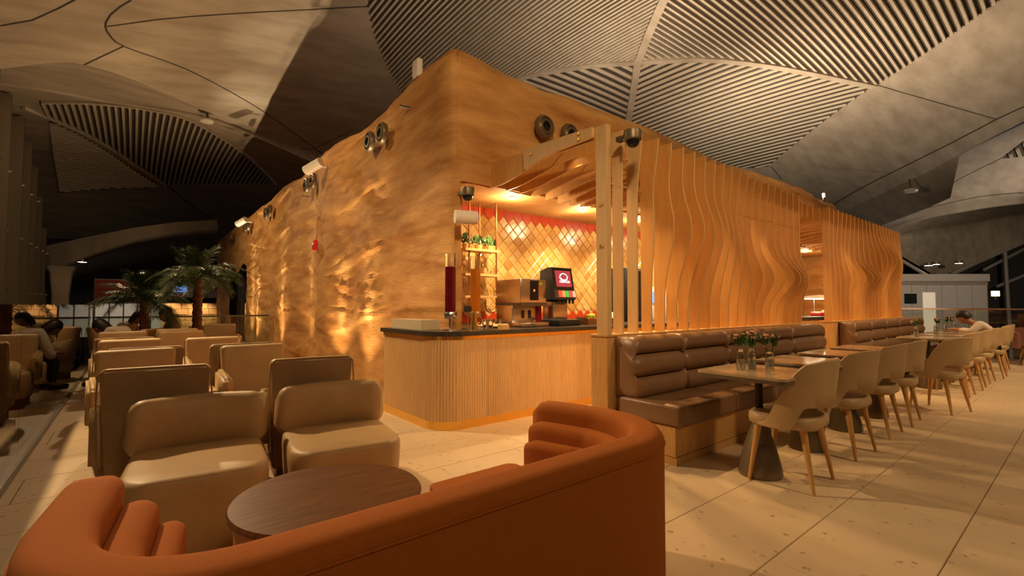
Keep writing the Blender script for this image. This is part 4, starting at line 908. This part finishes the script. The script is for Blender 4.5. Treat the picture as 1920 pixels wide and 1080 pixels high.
for i, x in enumerate((3.40, 3.60, 3.79)):
    t = thing('shelf_plant', ['bushy green plant at the left of the hanging shelf top', 'bushy green plant in the middle of the hanging shelf top', 'bushy green plant at the right of the hanging shelf top'][i], 'plant', (x, 5.2, 1.975), 0, 'plants on the hanging shelf'); O('pot', B().lathe([(.001, 0), (.045, 0), (.055, .06), (.001, .055)], 14), 'oak', t)
    for q in range(46):
        a = random.uniform(0, 6.3); rr = random.uniform(.0, .11); o = O('leaf', LEAF, None, t, (rr*math.cos(a), rr*.7*math.sin(a), .06+random.uniform(0, .12)*(1-rr*4)), (random.uniform(.2, 1.6), 0, random.uniform(0, 6.3))); o.scale = (.9,)*3
# behind the screen
fg = thing('bottle_fridge', 'black back bar fridge seen through the gaps of the near screen', 'fridge', (6.75, 5.2, .92)); O('cabinet', rbox((.5, .4, .95), .015, (0, 0, .475), 2), 'black_plastic', fg); dr = O('door', B().bb(-.22, .22, -.215, -.2, .06, .9), 'screen_black', fg, smooth=0); O('handle', B().cone((.19, -.23, .3), (.19, -.23, .65), .01, n=8), 'steel', dr)
em = thing('coffee_machine', 'white and steel coffee machine seen between the screen fins', 'machine', (7.45, 5.2, .92)); O('body', rbox((.5, .4, .62), .03, (0, 0, .33), 3), 'white_paint', em); O('panel', B().bb(-.2, .2, -.21, -.2, .35, .55), 'screen_blue', em, smooth=0); O('spout', B().cone((0, -.22, .2), (0, -.22, .28), .03, n=10), 'steel', em)
bcol = ['red_juice', 'leaf', 'orange_juice', 'red_juice', 'brass', 'leaf']
for i in range(6):
    t = thing('bottle', ['dark red bottle standing left in the back counter row', 'green bottle standing second in the back counter row', 'amber bottle standing third in the back counter row', 'dark red bottle standing fourth in the back counter row', 'golden bottle standing fifth in the back counter row', 'green bottle standing last in the back counter row'][i], 'bottle', (8.2+.35*i, 5.15, .92), 0, 'bottles on the back counter')
    O('body', B().lathe([(.001, 0), (.04, 0), (.04, .18), (.015, .24), (.014, .30), (.001, .30)], 14), bcol[i], t); O('cap', B().lathe([(.001, .30), (.016, .295), (.016, .32), (.001, .322)], 10), 'dark_steel', t)
# buffet end seen through the walkway
for i, (x, y) in enumerate(((13.6, 4.25), (13.95, 4.3), (14.3, 4.25))):
    t = thing('plate_stack', ['stack of white plates at the left of the far buffet', 'stack of white plates in the middle of the far buffet', 'stack of white plates at the right of the far buffet'][i], 'plates', (x, y, ZC), 0, 'plate stacks on the buffet')
    for q in range(7): O('plate', B().lathe([(.001, .0), (.08, .0), (.13, .016), (.128, .02), (.08, .006), (.001, .006)], 20, (0, 0, .018*q)), 'white_ceramic', t)
hl = thing('heat_lamp_hood', 'white sloping heat lamp hood over the far buffet', 'hood', (13.0, 4.3, ZC)); O('hood', B().prism([(-.25, .42), (.25, .42), (.22, .46), (-.22, .50)], -.5, .5, 'x'), 'white_paint', hl, smooth=0); O('lamp', B().bb(-.45, .45, -.1, .1, .405, .419), 'lamp_on', hl, smooth=0)
for x in (-.45, .45): O('leg', B().cone((x, .2, 0), (x, .2, .42), .012, n=8), 'steel', hl)
t = thing('serving_dish', 'red serving dish under the buffet heat lamp', 'dish', (12.8, 4.2, ZC)); O('dish', rbox((.34, .24, .08), .02, (0, 0, .042)), 'red_paint', t); O('lid', rbox((.3, .2, .02), .008, (0, 0, .09)), 'white_ceramic', t)
t = dome_cam((14.9, 4.2, 2.45), 'dome camera beside the far end of the bar opening'); O('bracket', B().bb(-.03, .03, 0, .2, .03, .07), 'dark_steel', t)

# ================================================================== PEOPLE
def skin_mesh(joints, edges, root, sub=2):
    names = list(joints); me = bpy.data.meshes.new('tmp'); me.from_pydata([joints[n][:3] for n in names], [(names.index(a), names.index(b_)) for a, b_ in edges], [])
    o = bpy.data.objects.new('tmp', me); COL.objects.link(o); md = o.modifiers.new('Skin', 'SKIN'); md.use_smooth_shade = True
    for i, n in enumerate(names):
        sv = me.skin_vertices[0].data[i]; r = joints[n][3]; sv.radius = (r, r if len(joints[n]) < 5 else joints[n][4]); sv.use_root = (n == root)
    sb = o.modifiers.new('Sub', 'SUBSURF'); sb.levels = sub; sb.render_levels = sub
    bpy.context.view_layer.update(); dg = bpy.context.evaluated_depsgraph_get(); r = bpy.data.meshes.new_from_object(o.evaluated_get(dg)); bpy.data.objects.remove(o); r.shade_smooth(); return r
def head_part(c, pitch, yaw, s=1.):
    bl = B(); n, m_ = 22, 16; R = []
    M = Matrix.Translation(c) @ Matrix.Rotation(yaw, 4, 'Z') @ Matrix.Rotation(pitch, 4, 'X')
    for i in range(1, m_):
        th = PI*i/m_; ring = []
        for j in range(n):
            a = 2*PI*j/n; x = .074*math.sin(th)*math.cos(a); y = .094*math.sin(th)*math.sin(a); z = -.118*math.cos(th)
            if z < 0: x *= 1-.25*(-z/.118); y = y*(1-.12*(-z/.118))+.012*(-z/.118)
            if y > .04: y += .024*gauss(x/.014)*gauss((z+.012)/.026)+.008*gauss(x/.03)*gauss((z+.062)/.014)-.010*gauss((abs(x)-.03)/.014)*gauss((z-.018)/.014)
            ring.append(M@(Vector((x, y, z))*s))
        R.append(ring)
    bl.rings(R)
    for sx in (-1, 1):   # ears
        e = B().lathe([(.001, -.03), (.010, -.02), (.013, .0), (.010, .022), (.001, .03)], 8); bl.add([M@(Vector((x*.5+sx*.074, y-.005, z-.005))*s) for x, y, z in e.v], e.f)
    return bl, M
def person(name_label, loc, rz, J, hair_len, shirt_m, leg_m, head_pitch, head_yaw=0., hand_rel=None):
    t = thing('person', name_label, 'person', loc, rz)
    Jd = {k: v for k, v in J.items()}; E = [('pelvis', 'belly'), ('belly', 'chest'), ('chest', 'neck'), ('neck', 'skull')]
    for s in ('l', 'r'): E += [('chest', 'sh_'+s), ('sh_'+s, 'el_'+s), ('el_'+s, 'wr_'+s), ('wr_'+s, 'pa_'+s), ('pelvis', 'hip_'+s), ('hip_'+s, 'kn_'+s), ('kn_'+s, 'an_'+s), ('an_'+s, 'to_'+s)]
    full = dict(Jd); e2 = list(E)
    for s, sg in (('l', -1), ('r', 1)):
        w_ = Vector(J['wr_'+s][:3]); pa = Vector(J['pa_'+s][:3]); d = (pa-w_).normalized(); side = d.cross(Vector((0, 0, 1))).normalized()
        for i, (o, ln) in enumerate(((-.030, .062), (-.011, .074), (.010, .072), (.029, .056))):
            b1 = pa+side*o+d*.03; b2 = b1+d*ln*.5+Vector((0, 0, -.012)); b3 = b2+d*ln*.3+Vector((0, 0, -.022))
            for q, (p_, rr) in enumerate(((b1, .010), (b2, .009), (b3, .007))): full[f'f{s}{i}{q}'] = (*p_, rr)
            e2 += [('pa_'+s, f'f{s}{i}0'), (f'f{s}{i}0', f'f{s}{i}1'), (f'f{s}{i}1', f'f{s}{i}2')]
        tb1 = w_.lerp(pa, .4)-side*sg*.042; tb2 = tb1+d*.045-side*sg*.012
        full[f't{s}0'] = (*tb1, .011); full[f't{s}1'] = (*tb2, .008); e2 += [('wr_'+s, f't{s}0'), (f't{s}0', f't{s}1')]
    me = skin_mesh(full, e2, 'pelvis', 2)
    hb, HM = head_part(Vector(J['skull'][:3])+Vector((0, .01, .03)), head_pitch, head_yaw)
    bm = bmesh.new(); bm.from_mesh(me); hm = hb.mesh('h', 180); bm.from_mesh(hm); bm.to_mesh(me); bm.free(); me.shade_smooth(); me.materials.clear()
    body = O('body', me, 'skin', t)
    for sx in (-1, 1): O('eye', B().lathe([(.001, -.008), (.008, 0), (.001, .008)], 8, HM@Vector((sx*.03, .083, .016))), 'hair', body)
    O('mouth', B().tube([HM@Vector((-.02, .086, -.062)), HM@Vector((0, .093, -.064)), HM@Vector((.02, .086, -.062))], .003, 5), 'rose_leather', body)
    hr = B(); R = []
    for i in range(1, 13):
        th = PI*(i/12.); ring = []
        for j in range(24):
            a = 2*PI*j/24; sy = math.sin(a); z = .128*math.cos(th*.62 if sy < .25 else th*.40); k = math.sin(th*.62 if sy < .25 else th*.40)
            z = z if sy >= .25 or not hair_len else z-hair_len*max(0, (i-7)/5.)
            ring.append(HM@Vector((.086*k*math.cos(a), .106*k*sy-.006, z+.004)))
        R.append(ring)
    O('hair', hr.rings(R), 'hair', t, smooth=80)
    up = {k: (*Jd[k][:3], Jd[k][3]+.016) for k in ('pelvis', 'belly', 'chest', 'sh_l', 'sh_r', 'el_l', 'el_r', 'wr_l', 'wr_r')}
    for s in ('l', 'r'): a = Vector(Jd['wr_'+s][:3]); b_ = Vector(Jd['el_'+s][:3]); up['wr_'+s] = (*b_.lerp(a, .88), Jd['wr_'+s][3]+.014)
    c_ = Vector(Jd['chest'][:3]).lerp(Vector(Jd['neck'][:3]), .7); up['collar'] = (*c_, .066)
    O('shirt', skin_mesh(up, [e for e in E if e[0] in up and e[1] in up]+[('chest', 'collar')], 'pelvis'), shirt_m, t)
    lo = {k: (*Jd[k][:3], Jd[k][3]+.014) for k in ('pelvis', 'hip_l', 'hip_r', 'kn_l', 'kn_r', 'an_l', 'an_r')}
    O('trousers', skin_mesh(lo, [e for e in E if e[0] in lo and e[1] in lo], 'pelvis'), leg_m, t)
    for s in ('l', 'r'):
        a = Jd['an_'+s]; O('shoe', rbox((.085, .25, .07), .03, (a[0], a[1]+.07, .036)), 'black_plastic', t)
    return t
def sit(lean, seat=.52, hz=0., arm=(.36, .75)):
    ch = (0, lean*.62, seat+.36-lean*.15); nk = (0, lean*.95, seat+.53-lean*.32); sk = (0, lean*1.22+.02, seat+.60-lean*.36+hz)
    J = {'pelvis': (0, 0, seat+.05, .125), 'belly': (0, lean*.25, seat+.2, .115), 'chest': (*ch, .125), 'neck': (*nk, .05), 'skull': (*sk, .05)}
    for s, g in (('l', -1), ('r', 1)):
        J['sh_'+s] = (g*.17, ch[1]+.01, ch[2]+.08, .058); J['el_'+s] = (g*.23, ch[1]+.12, arm[1]-.02, .044); J['wr_'+s] = (g*.13, arm[0]+.0, arm[1]+.03, .028); J['pa_'+s] = (g*.09, arm[0]+.07, arm[1]+.03, .030)
        J['hip_'+s] = (g*.10, .06, seat+.02, .085); J['kn_'+s] = (g*.12, .42, seat+.0, .062); J['an_'+s] = (g*.12, .40, .09, .042); J['to_'+s] = (g*.13, .52, .05, .035)
    return J
person('man in a pale long-sleeved shirt leaning over a dining table', (11.55, 1.10, 0), math.radians(4), sit(.30, .49, 0, (.48, .77)), 0, 'shirt', 'trousers', -.55)
person('dark-haired woman in a knitted top bent forward, left of the two readers', (-.20, 10.95, 0), math.radians(-115), sit(.22, .47, -.02, (.34, .55)), .10, 'knit', 'trousers', -.5)
person('dark-haired person bowed low over a paper, right of the two readers', (.0, 9.45, 0), math.radians(60), sit(.34, .45, -.06, (.40, .50)), .06, 'shirt', 'trousers', -.8)
person('long-haired woman sitting beyond the nearer pale armchair by the taller palm', (.62, 10.35, 0), math.radians(100), sit(.12, .46, 0, (.32, .55)), .14, 'knit', 'green_cloth', -.2)
for x, y, rz, q in ((-.30, 12.2, .3, 'black travel bag on the floor by the end railing, left one'), (.12, 12.3, -.4, 'black travel bag on the floor by the end railing, right one')):
    t = thing('travel_bag', q, 'bag', (x, y, 0), rz, 'bags on the floor'); O('bag', rbox((.46, .26, .26), .09, (0, 0, .13), 4), 'black_cloth', t); O('strap', B().tube([(-.14, 0, .25), (-.1, 0, .36), (.1, 0, .36), (.14, 0, .25)], .012, 8), 'black_cloth', t)
tag(O('paper_sheet', rbox((.20, .28, .006), .002, (0, 0, 0), 1), 'white_ceramic', loc=(.16, 9.88, .62), rot=(.5, 0, -.6)), 'white paper sheet held by the bowed reader', 'paper')

# ================================================================== FAR BACKGROUND, LEFT
sg_ = thing('shop_sign', 'dark red shop sign panel far behind the palms', 'sign', (-.3, 26.4, 1.39)); O('panel', B().bb(-.98, .98, -.05, .05, 0, .92), 'red_sign', sg_, smooth=0); O('frame', B().bb(-1.0, 1.0, .0, .07, -.03, .95), 'dark_steel', sg_, smooth=0)
sh = thing('storefront', 'lit shop front with pale panels and dark mullions beneath the red sign', 'shop', (-.1, 26.5, -.6))
for i in range(5): O('panel', B().bb(-1.15+.47*i, -1.15+.47*i+.42, -.03, .03, .5, 1.9), 'door_light', sh, smooth=0)
for i in range(6): O('mullion', B().bb(-1.2+.47*i, -1.15+.47*i, -.05, .05, 0, 1.92), 'dark_steel', sh, smooth=0)
O('cornice', B().bb(-1.3, 1.6, -.08, .04, 1.92, 1.97), 'dark_steel', sh, smooth=0)
sw = thing('stone_kiosk', 'lit layered stone wall of a far kiosk right of the taller palm', 'wall', (2.2, 24.2, -.6))
r = random.Random(4)
for row in range(8):
    x = -1.3
    while x < .95:
        w_ = r.uniform(.25, .5); O('stone', B().bb(x, x+w_-.015, -.05-r.uniform(0, .04), .1, row*.24, row*.24+.225), 'stone_wall', sw, smooth=0); x += w_
O('canopy', B().bb(-1.5, 1.3, -.25, .1, 2.15, 2.5), 'grey_panel', sw, smooth=0); O('screen', B().bb(-.95, -.45, -.27, -.252, 2.38, 2.66), 'screen_blue', sw, smooth=0)
spot('kiosk_wash', (2.2, 23.6, 1.5), (2.2, 24.2, .2), 60, WARM, 120, .8, .05)
spot('kiosk_wash_left', (1.2, 23.6, 1.5), (1.2, 24.2, .2), 40, WARM, 120, .8, .05)
for (x, y, z), q in zip(((-2.08, 26.9, 3.06), (-1.72, 26.65, 3.03), (.3, 27.3, 2.7)), ('round ceiling lamp above the left column, left of the pair', 'round ceiling lamp above the left column, right of the pair', 'single round ceiling lamp above the red sign')):
    t = thing('ceiling_lamp', q, 'light', (x, y, z), 0, 'far ceiling lamps'); O('lens', B().lathe([(.001, 0), (.14, 0), (.13, .03), (.001, .03)], 20), 'lamp_on', t); O('housing', B().lathe([(.15, .0), (.16, .0), (.15, .12), (.001, .13), (.001, .1), (.14, .08)], 20), 'dark_steel', t)
# ================================================================== FAR BACKGROUND, RIGHT
rb_ = thing('glass_railing', 'glass railing with steel handrail behind the far dining tables', 'balustrade', (15.38, 0, 0))
for i in range(8): O('glass_pane', B().bb(-.008, .008, -6+1.3*i+.01, -6+1.3*(i+1)-.01, .02, 1.12), 'pane_glass', rb_, smooth=0)
O('handrail', B().bb(-.03, .03, -6, 4.4, 1.12, 1.155), 'steel', rb_, smooth=0); O('base_channel', B().bb(-.03, .03, -6, 4.4, 0, .022), 'steel', rb_, smooth=0)
kd = Vector((5.2, -4.2, 0)).normalized(); kr = math.atan2(kd.y, kd.x)
kk = thing('grey_kiosk', 'wide pale grey panelled kiosk far behind the right railing', 'kiosk', (45.7, 9.4, -5), kr)
O('box', B().bb(-.5, 6.7, .06, 5, 0, 8.4), 'grey_box', kk, smooth=0)
for i in range(6): O('panel', B().bb(-.3+1.15*i, -.3+1.15*i+1.12, 0, .06, 0, 7.75), 'grey_panel', kk, smooth=0)
O('fascia', B().bb(-.5, 6.75, -.1, .06, 8.05, 8.6), 'grey_panel', kk, smooth=0); O('vent_band', B().bb(-.5, 6.7, .02, .06, 7.75, 8.05), 'grey_box', kk, smooth=0)
dk = O('lit_door', B().bb(1.65, 2.6, -.04, .0, 0, 7.2), 'door_light', kk, smooth=0); tvb = O('wall_screen', B().bb(.25, 1.15, -.08, .0, 6.35, 7.1), 'screen_black', kk, smooth=0)
fw = thing('wall_lamp', 'small glowing square wall lamp far right beyond the railing', 'light', (57.0, 5.4, 2.0)); O('shade', rbox((.3, .5, .45), .03, (0, 0, .2)), 'lamp_shade', fw); O('stem', B().cone((0, 0, -.3), (0, 0, .0), .04, n=8), 'dark_steel', fw)
orx = thing('orange_banquette', 'long rust coloured banquette far beyond the right railing', 'seating', (40, -2.0, -1.4), kr+.1); O('seat', rbox((14, 1.2, .9), .1, (0, 0, .45)), 'rose_leather', orx); O('back', rbox((14, .4, 2.2), .1, (0, .7, 1.1)), 'orange_fabric', orx)
gf = thing('glazed_facade', 'steel struts of the dark glazed facade at the far right', 'facade', (63, 5, 0))
for a, b_ in (((50.8, 10.34, 5.04), (52.49, 9.04, 3.77)), ((59.6, 8.44, 4.17), (65.2, 3.8, 7.5)), ((61.92, 6.56, 4.52), (65.2, 3.8, 6.75)), ((62.93, 5.82, 2.97), (65.2, 3.9, 4.2)), ((62.67, 5.22, 6.55), (63.13, 5.08, -5))):
    O('strut', rel(B().cone(a, b_, .14, n=8), gf), 'grey_panel', gf)
for i, (x, y, z) in enumerate(((52.6, 8.9, 4.58), (53.0, 8.5, 4.67), (54.6, 7.28, 4.77), (45.6, 5.35, 8.0))):
    t = thing('ceiling_lamp', ['far right ceiling lamp, left of the pair above the grey kiosk', 'far right ceiling lamp, right of the pair above the grey kiosk', 'single far right ceiling lamp above the kiosk middle', 'ceiling lamp on the rim of the pale right shell'][i], 'light', (x, y, z), 0, 'far ceiling lamps'); O('lens', B().lathe([(.001, 0), (.26, 0), (.24, .05), (.001, .05)], 20), 'lamp_on', t); O('housing', B().lathe([(.27, 0), (.29, 0), (.27, .2), (.001, .22), (.001, .2), (.25, .15)], 20), 'dark_steel', t)
t = thing('shell_flood_light', 'unlit white round flood light tucked in the right shell gap', 'light', (24.4, 4.6, 5.85)); O('head', B().lathe([(.001, -.08), (.2, -.06), (.24, 0), (.2, .06), (.001, .08)], 20), 'white_paint', t); O('bracket', B().cone((0, 0, 0), (.1, .05, .5), .03, n=8), 'dark_steel', t)
t = thing('shell_flood_light', 'unlit white round flood light tucked in the dark arch at left', 'light', (1.55, 16.2, 6.62)); O('head', B().lathe([(.001, -.06), (.16, -.04), (.18, 0), (.15, .05), (.001, .06)], 20), 'white_paint', t); O('bracket', B().cone((0, 0, 0), (.05, .3, .25), .03, n=8), 'dark_steel', t)
